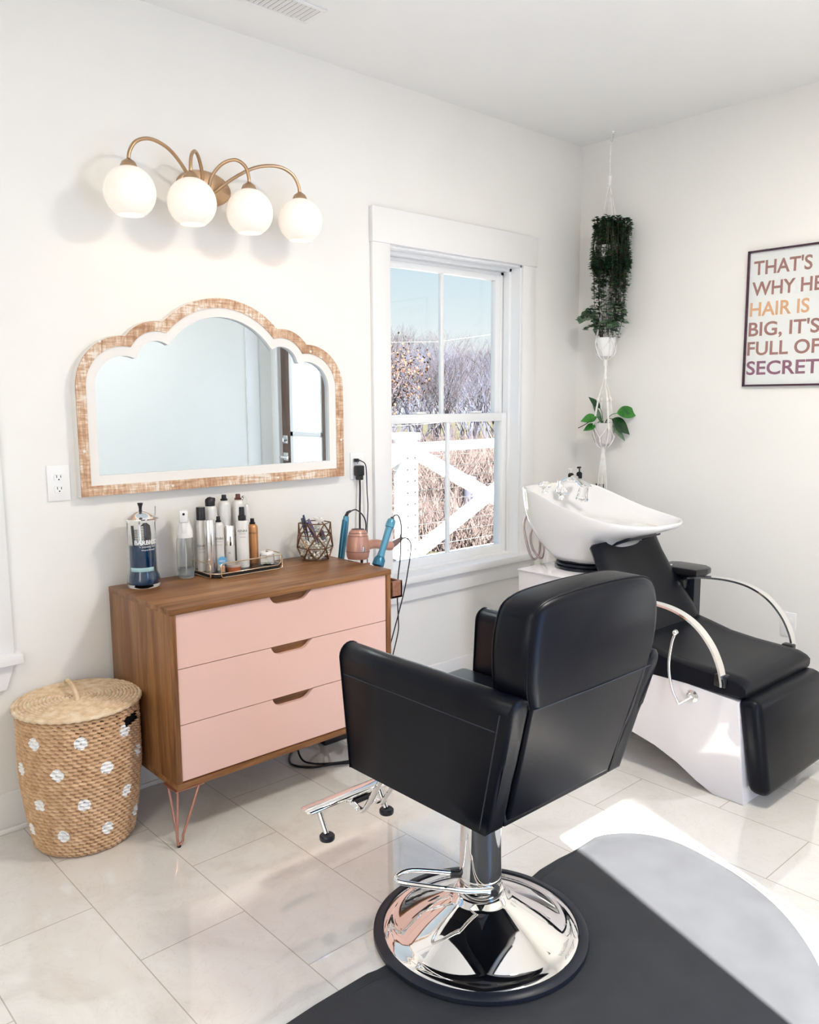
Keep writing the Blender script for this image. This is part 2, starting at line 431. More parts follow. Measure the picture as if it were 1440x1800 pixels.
make_window('window_1', W1); make_window('window_2', W2)
# added left wall window (unseen, to let light in) and doors
def simple_glazed(name, parts_fn):
    w = thing(name, (0,0,0), None, None); w['kind'] = 'structure'; parts_fn(w); return w
def wl(w):
    f = G(); y0, y1, z0, z1 = WL
    for a, b in ((y0, y0+.05), ((y0+y1)/2-.03, (y0+y1)/2+.03), (y1-.05, y1)): f.box(XL-.11, XL-.05, a, b, z0, z1, .003)
    f.box(XL-.11, XL-.05, y0, y1, z0, z0+.05, .003); f.box(XL-.11, XL-.05, y0, y1, z1-.05, z1, .003)
    for a, b, c, d in ((y0-.09, y0, z0-.09, z1+.12), (y1, y1+.09, z0-.09, z1+.12), (y0, y1, z0-.09, z0), (y0, y1, z1, z1+.12)): f.box(XL, XL+.02, a, b, c, d, .002)
    build('window_frame', f, M['vinyl'], w)
    build('pane', G().box(XL-.085, XL-.08, y0+.04, y1-.04, z0+.04, z1-.04), M['pane'], w, smooth=0)
w3 = thing('fill_window', (XL, -1.7, .7), None, None); w3['kind'] = 'structure'; wl(w3)
d1 = thing('door_1', (XC, -2.66, 0), None, None); d1['kind'] = 'structure'
ya, yb, za, zb = D1
f = G()
for a, b in ((ya-.06, ya), (yb, yb+.085)): f.box(XC-.02, XC, a, b, 0, zb+.09, .003)
f.box(XC-.02, XC, ya, yb, zb, zb+.09, .003)
build('door_casing', f, M['trim'], d1)
f = G(); f.box(XC+.015, XC+.06, ya, ya+.125, za, zb, .003); f.box(XC+.015, XC+.06, yb-.115, yb, za, zb, .003)
f.box(XC+.015, XC+.06, ya+.125, yb-.115, zb-.12, zb, .003); f.box(XC+.015, XC+.06, ya+.125, yb-.115, za, za+.25, .003)
dl = build('door_leaf', f, M['doorwood'], d1)
f = G()
for a, b in ((ya+.125, ya+.165), (yb-.13, yb-.115)): f.box(XC+.008, XC+.066, a, b, za+.25, zb-.12, .003)
f.box(XC+.008, XC+.066, ya+.125, yb-.115, 1.13, 1.17, .003)
build('glazing_bead', f, M['vinyl'], d1)
build('pane', G().box(XC+.034, XC+.039, ya+.12, yb-.11, za+.24, zb-.11), M['pane'], d1, smooth=0)
h = G().box(XC-.0, XC+.015, ya+.03, ya+.095, .93, .995, .002); h.box(XC-.05, XC, ya+.055, ya+.07, .955, .97, .003); h.box(XC-.062, XC-.045, ya+.055, ya+.17, .953, .972, .004)
build('door_handle', h, M['chrome'], d1)
h = G().box(XC, XC+.015, ya+.03, ya+.095, 1.07, 1.135, .002); h.box(XC-.03, XC, ya+.055, ya+.07, 1.085, 1.12, .003)
build('deadbolt', h, M['chrome'], d1)
d2 = thing('door_2', (.26, YF, 0), None, None); d2['kind'] = 'structure'
f = G(); a, b, z0, z1 = D2
for u, v in ((a-.08, a), (b, b+.08)): f.box(u, v, YF, YF+.02, 0, z1+.09, .003)
f.box(a, b, YF, YF+.02, z1, z1+.09, .003); build('door_casing', f, M['trim'], d2)
f = G(); f.box(.4335, .4465, YF-.075, YF-.04, z0, z1, .001); build('glazing_bar', f, M['vinyl'], d2)
build('pane', G().box(a, b, YF-.062, YF-.058, z0, z1), M['pane'], d2, smooth=0)
g = G().box(-4.1, -2.91, -5.2, .3, 2.34, 2.42); o = build('sun_block_slab', g, M['trim'], smooth=0); o['kind'] = 'structure'  # unseen slab added to keep the sun out of the left window
# ceiling vent
v = thing('air_vent', (.33, -.27, H), 'small white slotted air vent in the ceiling above the back wall', 'vent')
vm = Matrix.Translation((.34, -.29, H)) @ Matrix.Rotation(math.radians(0), 4, 'Z')
f = G()
for x0, x1, y0, y1 in ((-.15,.15,-.075,-.06), (-.15,.15,.045,.06), (-.15,-.132,-.06,.045), (.132,.15,-.06,.045)): f.box(x0, x1, y0, y1, -.007, 0, .002, vm)
build('frame', f, M['trim'], v)
f = G().box(-.132, .132, -.06, .045, -.0012, 0, 0, vm); build('duct_opening', f, pbr('duct_shade_grey', (.25,.24,.23), .6).m, v)  # flat grey sheet with the duct's shade put into its colour
for i in range(14):
    x = -.123+i*.019
    f = G().box(-.0055, .0055, -.06, .045, -.0008, .0008, 0, vm @ Matrix.Translation((x, 0, -.004)) @ Matrix.Rotation(.6, 4, 'Y'))
    build('slat', f, M['trim'], v)

# ------------------------------------------------------------------ outlets
def outlet(loc, axis, w, h, name, label):
    o = thing(name, loc, label, 'outlet'); x, y, z = loc
    if axis == 'y':
        build('cover_plate', G().box(x-w/2, x+w/2, -.006, 0, z-h/2, z+h/2, .002), M['plastic_w'], o)
        for s in (1, -1):
            zz = z+s*.0195
            r = G().prism([(x+.0165*math.cos(t)*1, zz+max(-.0125, min(.0125, .0165*math.sin(t)))) for t in [2*PI*k/24 for k in range(24)]], 'y', -.0085, -.005)
            ro = build('receptacle', r, M['plastic_w'], o)
            k = G(); k.box(x-.0075, x-.0055, -.0090, -.0084, zz-.001, zz+.008); k.box(x+.0055, x+.0075, -.0090, -.0084, zz-.001, zz+.007)
            k.lathe([(.0024, 0), (.0024, .0006)], n=10, M=Matrix.Translation((x, -.0084, zz-.007)) @ Matrix.Rotation(PI/2, 4, 'X'))
            build('slots', k, M['black_soft'], ro)
    else:
        build('cover_plate', G().box(x-.006, x, y-w/2, y+w/2, z-h/2, z+h/2, .002), M['plastic_w'], o)
        for s in (1, -1):
            zz = z+s*.0195
            build('receptacle', G().box(x-.0085, x-.005, y-.0165, y+.0165, zz-.0125, zz+.0125, .003), M['plastic_w'], o)
    return o
outlet((-.389, 0, 1.146), 'y', .074, .118, 'wall_outlet', 'white double outlet plate on the wall at the lower left corner of the mirror')
outlet((.880, 0, 1.132), 'y', .072, .115, 'wall_outlet', 'white outlet plate holding black plugs between mirror and window')
outlet((XC, -1.228, .37), 'x', .07, .115, 'wall_outlet', 'white outlet plate low on the right wall behind the shampoo chair')

# ------------------------------------------------------------------ lamp
CXL = .169
lm = thing('wall_lamp', (CXL, 0, 2.18), 'bronze four arm wall light with glowing white globe shades above the mirror', 'lamp')
mp = Matrix.Translation((CXL+.02, 0, 2.178)) @ Matrix.Rotation(PI/2, 4, 'X')
f = G().lathe([(1.0, 0), (1.0, .010), (.93, .018), (.55, .023), (0, .024)], n=48, M=mp @ Matrix.Diagonal((.108, .062, 1, 1)))
build('back_plate', f, M['brass'], lm)
gx = [-.163, .056, .281, .501]
arms = []
L1 = [(CXL-.035, -.02, 2.158), (CXL-.045, -.045, 2.165), (.07, -.085, 2.213), (0, -.12, 2.254), (-.075, -.145, 2.266), (-.130, -.157, 2.247), (-.158, -.16, 2.208), (-.163, -.16, 2.165)]
L2 = [(CXL-.012, -.02, 2.148), (CXL-.014, -.045, 2.155), (CXL-.018, -.065, 2.205), (.125, -.095, 2.248), (.092, -.13, 2.262), (.066, -.152, 2.242), (.056, -.16, 2.205), (.056, -.16, 2.165)]
R1 = [(p[0], p[1], p[2]) for p in mirx(L1, CXL)]; R2 = mirx(L2, CXL)
for P in (L1, L2, R2, R1):
    f = G().tube(crom(P, 7), .0062, 10); f.ball((P[0][0], P[0][1]-.012, P[0][2]-.004), .011, 14, 8)
    a = build('arm', f, M['brass'], lm)
GZ = 2.082; GR = .0825
for x, P in zip(gx, (L1, L2, R2, R1)):
    x = P[-1][0]
    f = G().lathe([(.006, .105), (.012, .100), (.022, .093), (.0275, .080), (.0285, .070), (.026, .070), (0, .078)], (x, -.16, GZ), 28)
    build('shade_holder', f, M['brass'], lm)
    prof = []
    a0 = math.asin(.042/GR)
    for i in range(29):
        t = math.radians(18)+(PI-math.radians(18)-a0)*i/28
        prof.append((GR*math.sin(t), GR*math.cos(t)))
    prof += [(r_*.965, z_*.965+.0005) for r_, z_ in prof[::-1]]
    sh = build('globe_shade', G().lathe(prof, (x, -.16, GZ), 40, cap=False), M['globe'], lm)
    b = build('bulb', G().lathe([(0, .035), (.018, .03), (.028, .008), (.022, -.014), (0, -.024)], (x, -.16, GZ+.012), 20), M['bulb'], sh)
    ld = bpy.data.lights.new('bulb_light', 'SPOT'); ld.energy = .26; ld.color = (1, .55, .28); ld.shadow_soft_size = .02
    ld.spot_size = math.radians(165); ld.spot_blend = .35
    lo = bpy.data.objects.new('bulb_light', ld); COL.objects.link(lo); lo.location = (x, -.16, GZ-.06)

# ------------------------------------------------------------------ mirror
MX, MH = .2275, .5565; MB = 1.095
lobes = [(0, 1.458, .333), (-.26, 1.548, .146), (.26, 1.548, .146), (-MH+.176, 1.462, .176), (MH-.176, 1.462, .176)]
def outline(d, N=170):
    xs = [-(MH-d)*math.cos(PI*i/N) for i in range(N+1)]; pts = []
    for x in xs:
        z = -9
        for cx, cz, r in lobes:
            q = (r-d)**2-(x-cx)**2
            if q >= -1e-9: z = max(z, cz+math.sqrt(max(0, q)))
        pts.append((MX+x, z))
    for z in (1.3,): pts.append((MX+MH-d, z))
    pts.append((MX+MH-d, MB+d))
    for k in range(1, 8): pts.append((MX+(MH-d)*(1-2*k/8), MB+d))
    pts.append((MX-MH+d, MB+d)); pts.append((MX-MH+d, 1.3))
    return pts
def ring(g, d0, y0, d1, y1):
    A = [(x, y0, z) for x, z in outline(d0)]; B = [(x, y1, z) for x, z in outline(d1)]
    g.loft([A, B])
mr = thing('wall_mirror', (MX, 0, MB), 'wide scalloped wall mirror in a whitewashed wood frame above the dresser', 'mirror')
f = G(); ring(f, .036, -.004, .036, -.037); ring(f, .036, -.037, .0015, -.040); ring(f, .0015, -.040, .0015, -.030); ring(f, .0015, -.03, .036, -.03)
build('outer_frame', f, M['rustic'], mr, smooth=30)
f = G(); ring(f, 0, 0, 0, -.034); ring(f, 0, -.034, .0016, -.034); ring(f, .0016, -.034, .0016, -.002); build('edge_band', f, M['wash_w'], mr, smooth=30)
f = G(); ring(f, .036, -.006, .036, -.0335); ring(f, .036, -.0335, .069, -.031); ring(f, .069, -.031, .069, -.010); ring(f, .069, -.01, .036, -.006)
build('inner_frame', f, M['wash_w'], mr, smooth=30)
f = G(); pts = outline(.062); f.add([(x, -.017, z) for x, z in pts], [tuple(range(len(pts)))]); 
build('mirror_glass', f, M['mirror'], mr, smooth=0)
for x, z in ((.13, 1.745), (.345, 1.738), (-.24, 1.615), (.62, 1.61), (-.312, 1.25), (.768, 1.25), (0, 1.112), (.45, 1.112)):
    build('nail_head', G().lathe([(0, 0), (.004, .001), (.005, .003)], n=10, M=Matrix.Translation((x, -.0385, z)) @ Matrix.Rotation(PI/2, 4, 'X')), M['wash_w'], mr)

# ------------------------------------------------------------------ dresser
X0, X1, YD, ZT, ZB = -.2505, .649, -.489, .778, .190; YW = -.03
dr = thing('dresser', ((X0+X1)/2, (YD+YW)/2, 0), 'walnut dresser with three blush pink drawers on copper hairpin legs below the mirror', 'dresser')
t = .019
build('top', G().box(X0-.001, X1+.001, YD-.002, YW, ZT-t, ZT, .001), M['wood_x'], dr)
build('side_panel', G().box(X0, X0+t, YD, YW, ZB+t, ZT-t, .001), M['wood_z'], dr)
build('side_panel', G().box(X1-t, X1, YD, YW, ZB+t, ZT-t, .001), M['wood_z'], dr)
build('bottom_panel', G().box(X0, X1, YD, YW, ZB, ZB+t, .001), M['wood_x'], dr)
build('back_panel', G().box(X0+t, X1-t, YW-.006, YW-.001, ZB+t, ZT-t), M['wood_x'], dr)
rows = [(.583, .757), (.4, .5805), (.2135, .3975)]
for z0, z1 in rows:
    xa, xb = X0+t+.003, X1-t-.003
    s = [(.114, z1), (.117, z1-.008), (.125, z1-.0185), (.138, z1-.026), (.150, z1-.0285), (.238, z1-.0285), (.252, z1-.026), (.264, z1-.019), (.274, z1-.009), (.283, z1-.002), (.287, z1)]
    poly = [(xa, z0), (xa, z1)] + s + [(xb, z1), (xb, z0)]
    fr = build('drawer', G().prism(poly, 'y', YD+.006, YD+.022), M['pink'], dr, smooth=20)
    rc = G(); rc.add([(.108, YD+.0222, z1-.002), (.293, YD+.0222, z1-.002), (.293, YD+.0222, z1-.035), (.108, YD+.0222, z1-.035)], [(0,1,2,3)])
    rc.box(.108, .293, YD+.0225, YD+.034, z1-.036, z1-.001)
    build('handle_recess', rc, M['wood_x'], fr, smooth=0)
    build('drawer_box', G().box(xa+.01, xb-.01, YD+.036, YW-.02, z0+.01, z1-.03), M['wood_x'], fr, smooth=0)
def hairpin(cx, cy, sx, sy):
    o = Vector((cx, cy, 0)); f = G(); z = ZB
    foot = Vector((cx+sx*.006, cy+sy*.006, .008))
    tops = [Vector((cx+sx*.0, cy+sy*.0, z)), Vector((cx-sx*.075, cy+sy*.004, z)), Vector((cx+sx*.002, cy-sy*.065, z))]
    def leg(a, b):
        d1 = (a-foot).normalized(); d2 = (b-foot).normalized()
        P = [a, foot+d1*.05, foot+d1*.02+Vector((0,0,0))]
        return P
    offs = [Vector((sx*.010, sy*.010, 0)), Vector((-sx*.013, sy*.004, 0)), Vector((-sx*.0, -sy*.012, 0))]
    for tp, of in zip(tops, offs):
        f.tube([tp, foot+of+Vector((0,0,.03)), foot+of*.92+Vector((0,0,.014)), foot+of*.55+Vector((0,0,.004)), foot+Vector((0,0,.0015))], .0042, 8)
    f.box(min(p.x for p in tops)-.012, max(p.x for p in tops)+.012, min(p.y for p in tops)-.01, max(p.y for p in tops)+.01, z-.003, z)
    lg = build('leg', f, M['copper'], dr)
    build('foot_cap', G().lathe([(.005, 0), (.0065, .002), (.0065, .006), (.004, .009)], (foot.x, foot.y, 0), 14), M['black'], lg)
hairpin(X0+.006, YD+.012, -1, -1); hairpin(X1-.006, YD+.012, 1, -1); hairpin(X0+.006, YW-.012, -1, 1); hairpin(X1-.006, YW-.012, 1, 1)

# tool caddy on the dresser's side
tc = thing('tool_caddy', (.685, -.36, .667), 'reddish wood tool box mounted on the right side of the dresser', 'tool holder')
f = G(); cx0, cx1, cy0, cy1, cz0, cz1 = .6505, .705, -.492, -.13, .663, .728
f.box(cx0, cx1, cy0, cy1, cz0, cz0+.008); f.box(cx0, cx1, cy0, cy0+.010, cz0, cz1, .001); f.box(cx1-.009, cx1, cy0, cy1, cz0, cz1, .001); f.box(cx0, cx1, cy1-.01, cy1, cz0, cz1, .001); f.box(cx0, cx0+.006, cy0, cy1, cz0, cz1, .001)
build('box', f, M['wood_red'], tc)
f = G().box(cx0+.006, cx1-.009, -.31, -.30, cz0+.008, .772, .001); build('divider', f, M['wood_red'], tc)

# ------------------------------------------------------------------ counter items
def cyltext(g, body, c, r, z, size, ang0, bold=.0):
    """letters wrapped around an upright cylinder; ang0 faces outwards"""
    def fn(p):
        a = ang0 + p.x/r
        return (c[0]+r*math.cos(a), c[1]+r*math.sin(a), z+p.y)
    g.text(body, fn, size, 0, bold)
AF = math.atan2(-2.75, -1.55)      # direction from the dresser to the viewer
# disinfectant jar
bx, by = -.157, -.108
j = thing('disinfectant_jar', (bx, by, ZT), 'tall glass comb jar with blue disinfectant and lettering on the left of the dresser', 'jar')
k = G(); R = .047
outer = [(0, 0), (.052, 0), (.056, .006), (.057, .018), (.053, .040), (.0485, .052), (.0475, .07), (.0475, .225), (.050, .228), (.050, .236), (.047, .238)]
inner = [(.0445, .236), (.0445, .07), (.0455, .054), (.050, .040), (.053, .020), (.052, .012), (0, .012)]
build('glass_jar', k.lathe(outer+inner, (bx, by, ZT), 48, cap=False), M['glass'], j)
k = G().lathe([(0, .0125), (.0515, .0125), (.0525, .020), (.0495, .040), (.045, .054), (.044, .07), (.044, .148), (0, .148)], (bx, by, ZT), 40)
build('blue_liquid', k, M['liquid'], j)
k = G().lathe([(.060, .236), (.061, .240), (.052, .243), (.040, .247), (.028, .254), (.018, .260), (.006, .262), (0, .262)], (bx, by, ZT), 40, cap=False)
k.lathe([(0, .258), (.0, .2362), (.060, .236)], (bx, by, ZT), 40, cap=False)
ld_ = build('lid', k, M['chrome'], j)
build('knob', G().lathe([(.006, .260), (.005, .268), (.006, .278), (.0095, .288), (.009, .291), (0, .291)], (bx, by, ZT), 20), M['black'], ld_)
k = G().tube([(bx+.052, by, ZT+.236), (bx+.053, by-.002, ZT+.275)], .0018, 6); build('lift_rod', k, M['chrome_s'], j)
k = G(); cyltext(k, 'BARBICIDE', (bx, by), .0480, ZT+.152, .021, AF+.60, .0006); cyltext(k, '+ DISINFECTANT', (bx, by), .0480, ZT+.141, .008, AF+.55)
cyltext(k, 'Hospital Strength', (bx, by), .0480, ZT+.131, .007, AF+.55)
build('lettering', k, M['inkw'], j, smooth=0)
k = G()
band = []
for a in range(13):
    t_ = AF-.9+1.8*a/12; band.append((bx+.0478*math.cos(t_), by+.0478*math.sin(t_)))
k.loft([[(x, y, ZT+.058) for x, y in band], [(x, y, ZT+.072) for x, y in band]], closed=False)
build('paper_band', k, pbr('pale_aqua_label', (.45,.68,.72), .4).m, j)
def comb(name, label, base, top, w, teeth, mat, wside=(1,0,0)):
    b = Vector(base); t_ = Vector(top); d = (t_-b).normalized(); s_ = Vector(wside); s_ = (s_-d*s_.dot(d)).normalized(); n_ = d.cross(s_)
    L = (t_-b).length; Mx = Matrix(((s_.x, n_.x, d.x, b.x), (s_.y, n_.y, d.y, b.y), (s_.z, n_.z, d.z, b.z), (0,0,0,1)))
    f = G().box(-w/2, -w/2+w*.4, -.002, .002, 0, L, .0008, Mx)
    for i in range(teeth):
        z = L*.04+L*.9*i/teeth; f.box(-w/2+w*.35, w/2, -.0012, .0012, z, z+L*.9/teeth*.5, 0, Mx)
    o = build(name, f, mat, origin=base); return tag(o, label, 'comb')
comb('comb', 'dark comb standing on the left side inside the blue disinfectant jar', (bx-.020, by-.010, ZT+.016), (bx-.028, by-.006, ZT+.218), .022, 34, M['black'])
comb('comb', 'silver grey fine tooth comb in the middle of the blue disinfectant jar', (bx-.004, by-.020, ZT+.016), (bx-.010, by-.018, ZT+.230), .016, 38, M['chrome_s'])
# brush in the jar
o = thing('styling_brush', (bx+.014, by, ZT+.016), 'black handled brush on the right side inside the disinfectant jar', 'brush')
k = G().tube([(bx+.012, by+.004, ZT+.016), (bx+.014, by+.004, ZT+.10), (bx+.016, by+.002, ZT+.14)], [.005, .006, .009], 12)
build('handle', k, M['black'], o)
k = G().lathe([(.009, 0), (.018, .012), (.020, .045), (.017, .078), (.006, .088)], (bx+.0155, by+.002, ZT+.138), 20, sy=.5)
build('head', k, M['dark_steel'], o)

# clear mist bottle
sx_, sy_ = .018, -.081
o = thing('spray_bottle', (sx_, sy_, ZT), 'clear mist bottle with a white trigger head between the jar and the tray', 'spray bottle')
build('bottle', G().lathe([(0, 0), (.026, 0), (.0305, .005), (.0315, .02), (.0315, .10), (.0305, .135), (.0275, .150), (.0260, .150), (.029, .134), (.030, .10), (.030, .02), (.028, .007), (0, .006)], (sx_, sy_, ZT), 36, cap=False), M['glass'], o)
build('water', G().lathe([(0, .0065), (.0275, .0075), (.0295, .02), (.0295, .036), (0, .036)], (sx_, sy_, ZT), 30), pbr('water', (.9,.94,.95), .05, trans=.9, ior=1.2).m, o)
build('dip_tube', G().tube([(sx_, sy_, ZT+.012), (sx_+.002, sy_, ZT+.08), (sx_, sy_, ZT+.15)], .0022, 8), M['plastic_w'], o)
k = G().lathe([(.0285, .148), (.0290, .155), (.0275, .175), (.022, .195), (.018, .208), (.018, .215)], (sx_, sy_, ZT), 30)
sd = Vector((math.cos(AF), math.sin(AF), 0))
Ms = Matrix.Translation((sx_, sy_, ZT)) @ Matrix.Rotation(AF, 4, 'Z')
k.box(-.026, .030, -.0155, .0155, .205, .248, .005, Ms)
hd = build('spray_head', k, M['plastic_w'], o)
build('nozzle', G().lathe([(.0045, 0), (.0045, .003), (0, .003)], n=14, M=Ms @ Matrix.Translation((.0295, 0, .236)) @ Matrix.Rotation(PI/2, 4, 'Y')), M['black'], hd)
k = G().prism([(.020, .205), (.030, .205), (.034, .185), (.030, .168), (.026, .168), (.028, .185)], 'y', -.007, .007, Ms, b=.0015)
build('trigger', k, M['plastic_w'], hd)

# tray
tx0, tx1, ty0, ty1 = .068, .372, -.188, -.022; tz = ZT+.016
tr = thing('wire_tray', ((tx0+tx1)/2, (ty0+ty1)/2, ZT), 'gold wire vanity tray with a black base holding the hair products', 'tray')
c = .028
octa = [(tx0+c, ty0), (tx1-c, ty0), (tx1, ty0+c), (tx1, ty1-c), (tx1-c, ty1), (tx0+c, ty1), (tx0, ty1-c), (tx0, ty0+c)]
build('base_plate', G().prism(octa, 'z', tz-.012, tz), M['black'], tr)
build('base_rim', G().tube([(x, y, tz) for x, y in octa], .0022, 8, closed=True), M['gold'], tr)
def rail(P, zl, zh):
    a, b = Vector((*P[0], 0)), Vector((*P[1], 0)); d = (b-a).normalized(); r = .010
    pts = []
    for (q, zz, s1, s2) in ((a, zl, 1, 1), (b, zl, -1, 1), (b, zh, -1, -1), (a, zh, 1, -1)):
        corner = q+Vector((0,0,zz))
        for k_ in range(5):
            an = PI/2*k_/4
            e1 = (1-math.sin(an))*r; e2 = (1-math.cos(an))*r
            if s1*s2 > 0: e1, e2 = e2, e1
            if s1*s2 > 0: pts.append(corner + d*s1*((1-math.cos(an))*r) + Vector((0,0,s2*(1-math.sin(an))*r)))
            else: pts.append(corner + d*s1*((1-math.sin(an))*r) + Vector((0,0,s2*(1-math.cos(an))*r)))
    return pts
for P in (((tx0+.03, ty0-.004), (tx1-.012, ty0-.004)), ((tx0-.004, ty1-.03), (tx0-.004, ty0+.012)), ((tx1+.004, ty0+.03), (tx1+.004, ty1-.03)), ((tx0+.03, ty1+.004), (tx1-.03, ty1+.004))):
    build('rail', G().tube(rail(P, ZT+.0025, ZT+.055), .0022, 8, closed=True), M['gold'], tr)

def can(name, x, y, r, ztop, label, cat, body, capm, style, txt=None, group=None):
    o = thing(name, (x, y, tz), label, cat, group); h = ztop-tz
    z = tz
    if style == 'aerosol':   # domed can with small nozzle
        nz = .020; hb = h-nz
        build('body', G().lathe([(0, 0), (r*.96, 0), (r, .004), (r, hb-r*.75), (r*.93, hb-r*.45), (r*.70, hb-r*.18), (r*.42, hb), (0, hb)], (x, y, z), 28), body, o)
        build('nozzle', G().lathe([(r*.55, hb-.001), (r*.58, hb+.004), (r*.40, hb+.006), (r*.36, h), (0, h)], (x, y, z), 18), capm, o)
    elif style == 'bigcap':
        hc = h*.20
        build('body', G().lathe([(0, 0), (r*.96, 0), (r, .004), (r, h-hc-.018), (r*.85, h-hc-.006), (r*.8, h-hc), (0, h-hc)], (x, y, z), 28), body, o)
        build('cap', G().lathe([(0, h-hc), (r*.93, h-hc), (r*.93, h-.002), (r*.86, h), (0, h)], (x, y, z), 28), capm, o)
    elif style == 'dome':
        hc = .034; hb = h-hc
        build('body', G().lathe([(0, 0), (r*.96, 0), (r, .004), (r, hb-r*.6), (r*.9, hb-r*.25), (r*.7, hb), (0, hb)], (x, y, z), 28), body, o)
        k = G().lathe([(r*.72, 0), (r*.74, .016), (r*.70, .024), (r*.4, .031), (0, hc)], (x, y, z+hb), 20); k.box(x-.004, x+.02, y-.008, y+.008, z+hb+.014, z+hb+.03, .004)
        build('cap', k, capm, o)
    elif style == 'halfcap':
        hc = h*.47
        build('body', G().lathe([(0, 0), (r*.96, 0), (r, .003), (r, h-hc), (0, h-hc)], (x, y, z), 28), body, o)
        build('cap', G().lathe([(0, h-hc), (r*1.02, h-hc), (r*1.02, h-.003), (r*.95, h), (0, h)], (x, y, z), 28), capm, o)
    elif style == 'sprayer':
        hb = h-.050
        build('body', G().lathe([(0, 0), (r*.97, 0), (r, .004), (r, hb-.010), (r*.88, hb-.002), (r*.55, hb), (0, hb)], (x, y, z), 28), body, o)
        k = G().lathe([(r*.62, hb), (r*.62, hb+.017), (r*.45, hb+.020), (r*.42, h-.002), (r*.36, h), (0, h)], (x, y, z), 20)
        build('sprayer', k, capm, o)
    elif style == 'pump':
        hb = h-.03
        build('body', G().lathe([(0, 0), (r*.97, 0), (r, .004), (r, hb-.010), (r*.6, hb), (0, hb)], (x, y, z), 24), body, o)
        k = G().tube(crom([(x, y, z+hb), (x-.002, y, z+h-.012), (x-.012, y-.003, z+h), (x-.022, y-.006, z+h-.008)], 6), .006, 10)
        build('pump', k, capm, o)
    if txt:
        k = G()
        for s_, zz, tw in txt: cyltext(k, s_, (x, y), r+.0006, z+zz, tw, AF)
        build('lettering', k, M['ink'], o, smooth=0)
    return o
KN = lambda z: [('KENRA', z, .0125), ('PROFESSIONAL', z-.008, .0035), ('volume spray', z-.02, .004)]
can('hairspray_bottle', .085, -.080, .0180, 1.030, 'tall silver bottle with large black cap at the left end of the tray', 'bottle', M['silver_w'], M['black'], 'bigcap', KN(.09))
can('aerosol_can', .140, -.051, .0250, 1.061, 'silver can with a rounded black spray cap in the back row of the tray', 'can', M['silver_w'], M['black'], 'dome')
can('aerosol_can', .199, -.051, .0240, 1.064, 'silver can with small black nozzle in the middle of the back row', 'can', M['silver_w'], M['black'], 'aerosol', [('KENRA', .11, .010)])
can('aerosol_can', .259, -.051, .0240, 1.062, 'silver can with small brown nozzle in the back row of the tray', 'can', M['silver_w'], M['brown'], 'aerosol', [('KENRA', .11, .010)])
can('pump_bottle', .302, -.037, .0145, 1.047, 'slim pale bottle with curved clear pump behind the copper can', 'bottle', M['silver_w'], M['glass'], 'pump')
can('serum_bottle', .095, -.121, .0190, .986, 'shiny plain silver cylinder at the front left of the tray', 'bottle', M['silver'], M['chrome_s'], 'halfcap')
can('aerosol_can', .1375, -.112, .0185, .994, 'slim silver can with black nozzle in the front row beside the silver cylinder', 'can', M['silver_w'], M['black'], 'aerosol', KN(.115))
can('lotion_bottle', .1875, -.098, .0210, .954, 'short cylinder with mirror silver cap and grey body in mid tray', 'bottle', M['silver_w'], M['chrome'], 'halfcap', [('N', .055, .010)])
can('spray_bottle', .2320, -.121, .0235, 1.021, 'white bottle with tall black sprayer at the front of the tray', 'bottle', pbr('white_bottle', (.80,.78,.75), .3).m, M['black'], 'sprayer', KN(.135))
can('aerosol_can', .3000, -.082, .0205, .967, 'copper coloured can with black nozzle at the right of the tray', 'can', M['amber'], M['black'], 'aerosol', [('KENRA', .115, .010)])
o = thing('pomade_jar', (.168, -.160, tz), 'low jar of orange brown pomade at the front edge of the tray', 'jar')
build('jar', G().lathe([(0, 0), (.026, 0), (.027, .003), (.027, .016), (0, .016)], (.168, -.160, tz), 28), M['balm'], o)
build('lid', G().lathe([(0, .016), (.0275, .016), (.0275, .023), (.026, .025), (0, .025)], (.168, -.160, tz), 28), pbr('clear_lid', (.85,.7,.6), .1, trans=.5).m, o)
o = thing('glass_jar', (.328, -.135, tz), 'small clear glass jar with white lid at the right end of the tray', 'jar')
build('jar', G().lathe([(0, 0), (.026, 0), (.028, .004), (.028, .034), (.025, .037), (.023, .037), (.0255, .033), (.0255, .005), (0, .004)], (.328, -.135, tz), 28, cap=False), M['glass'], o)
build('lid', G().lathe([(0, .036), (.025, .036), (.0255, .045), (.024, .047), (0, .047)], (.328, -.135, tz), 28), M['plastic_w'], o)
build('nozzle', G().lathe([(.005, .047), (.004, .049), (0, .049)], (.328, -.135, tz), 12), M['black'], o)
o = thing('travel_bottle', (.122, -.160, tz), 'tiny clear bottle with a round blue tag in front of the slim can', 'bottle')
build('body', G().lathe([(0, 0), (.009, 0), (.0095, .002), (.0095, .020), (.006, .024), (.006, .028), (0, .028)], (.122, -.160, tz), 16), pbr('peach_liquid', (.75,.45,.28), .15, trans=.3).m, o)
Mt = Matrix.Translation((.120, -.163, tz+.042)) @ Matrix.Rotation(AF, 4, 'Z') @ Matrix.Rotation(PI/2, 4, 'Y')
k = G().lathe([(0, -.002), (.0165, -.002), (.0165, .002), (0, .002)], n=28, M=Mt); build('round_tag', k, M['bluetag'], o)
k = G(); Mt2 = Matrix.Translation((.120, -.163, tz+.042)) @ Matrix.Rotation(AF, 4, 'Z')
k.text('NEW', lambda p: Mt2 @ Vector((.0026, p.x, p.y-.003)), .009, 0, .0002); build('lettering', k, M['inkw'], o, smooth=0)

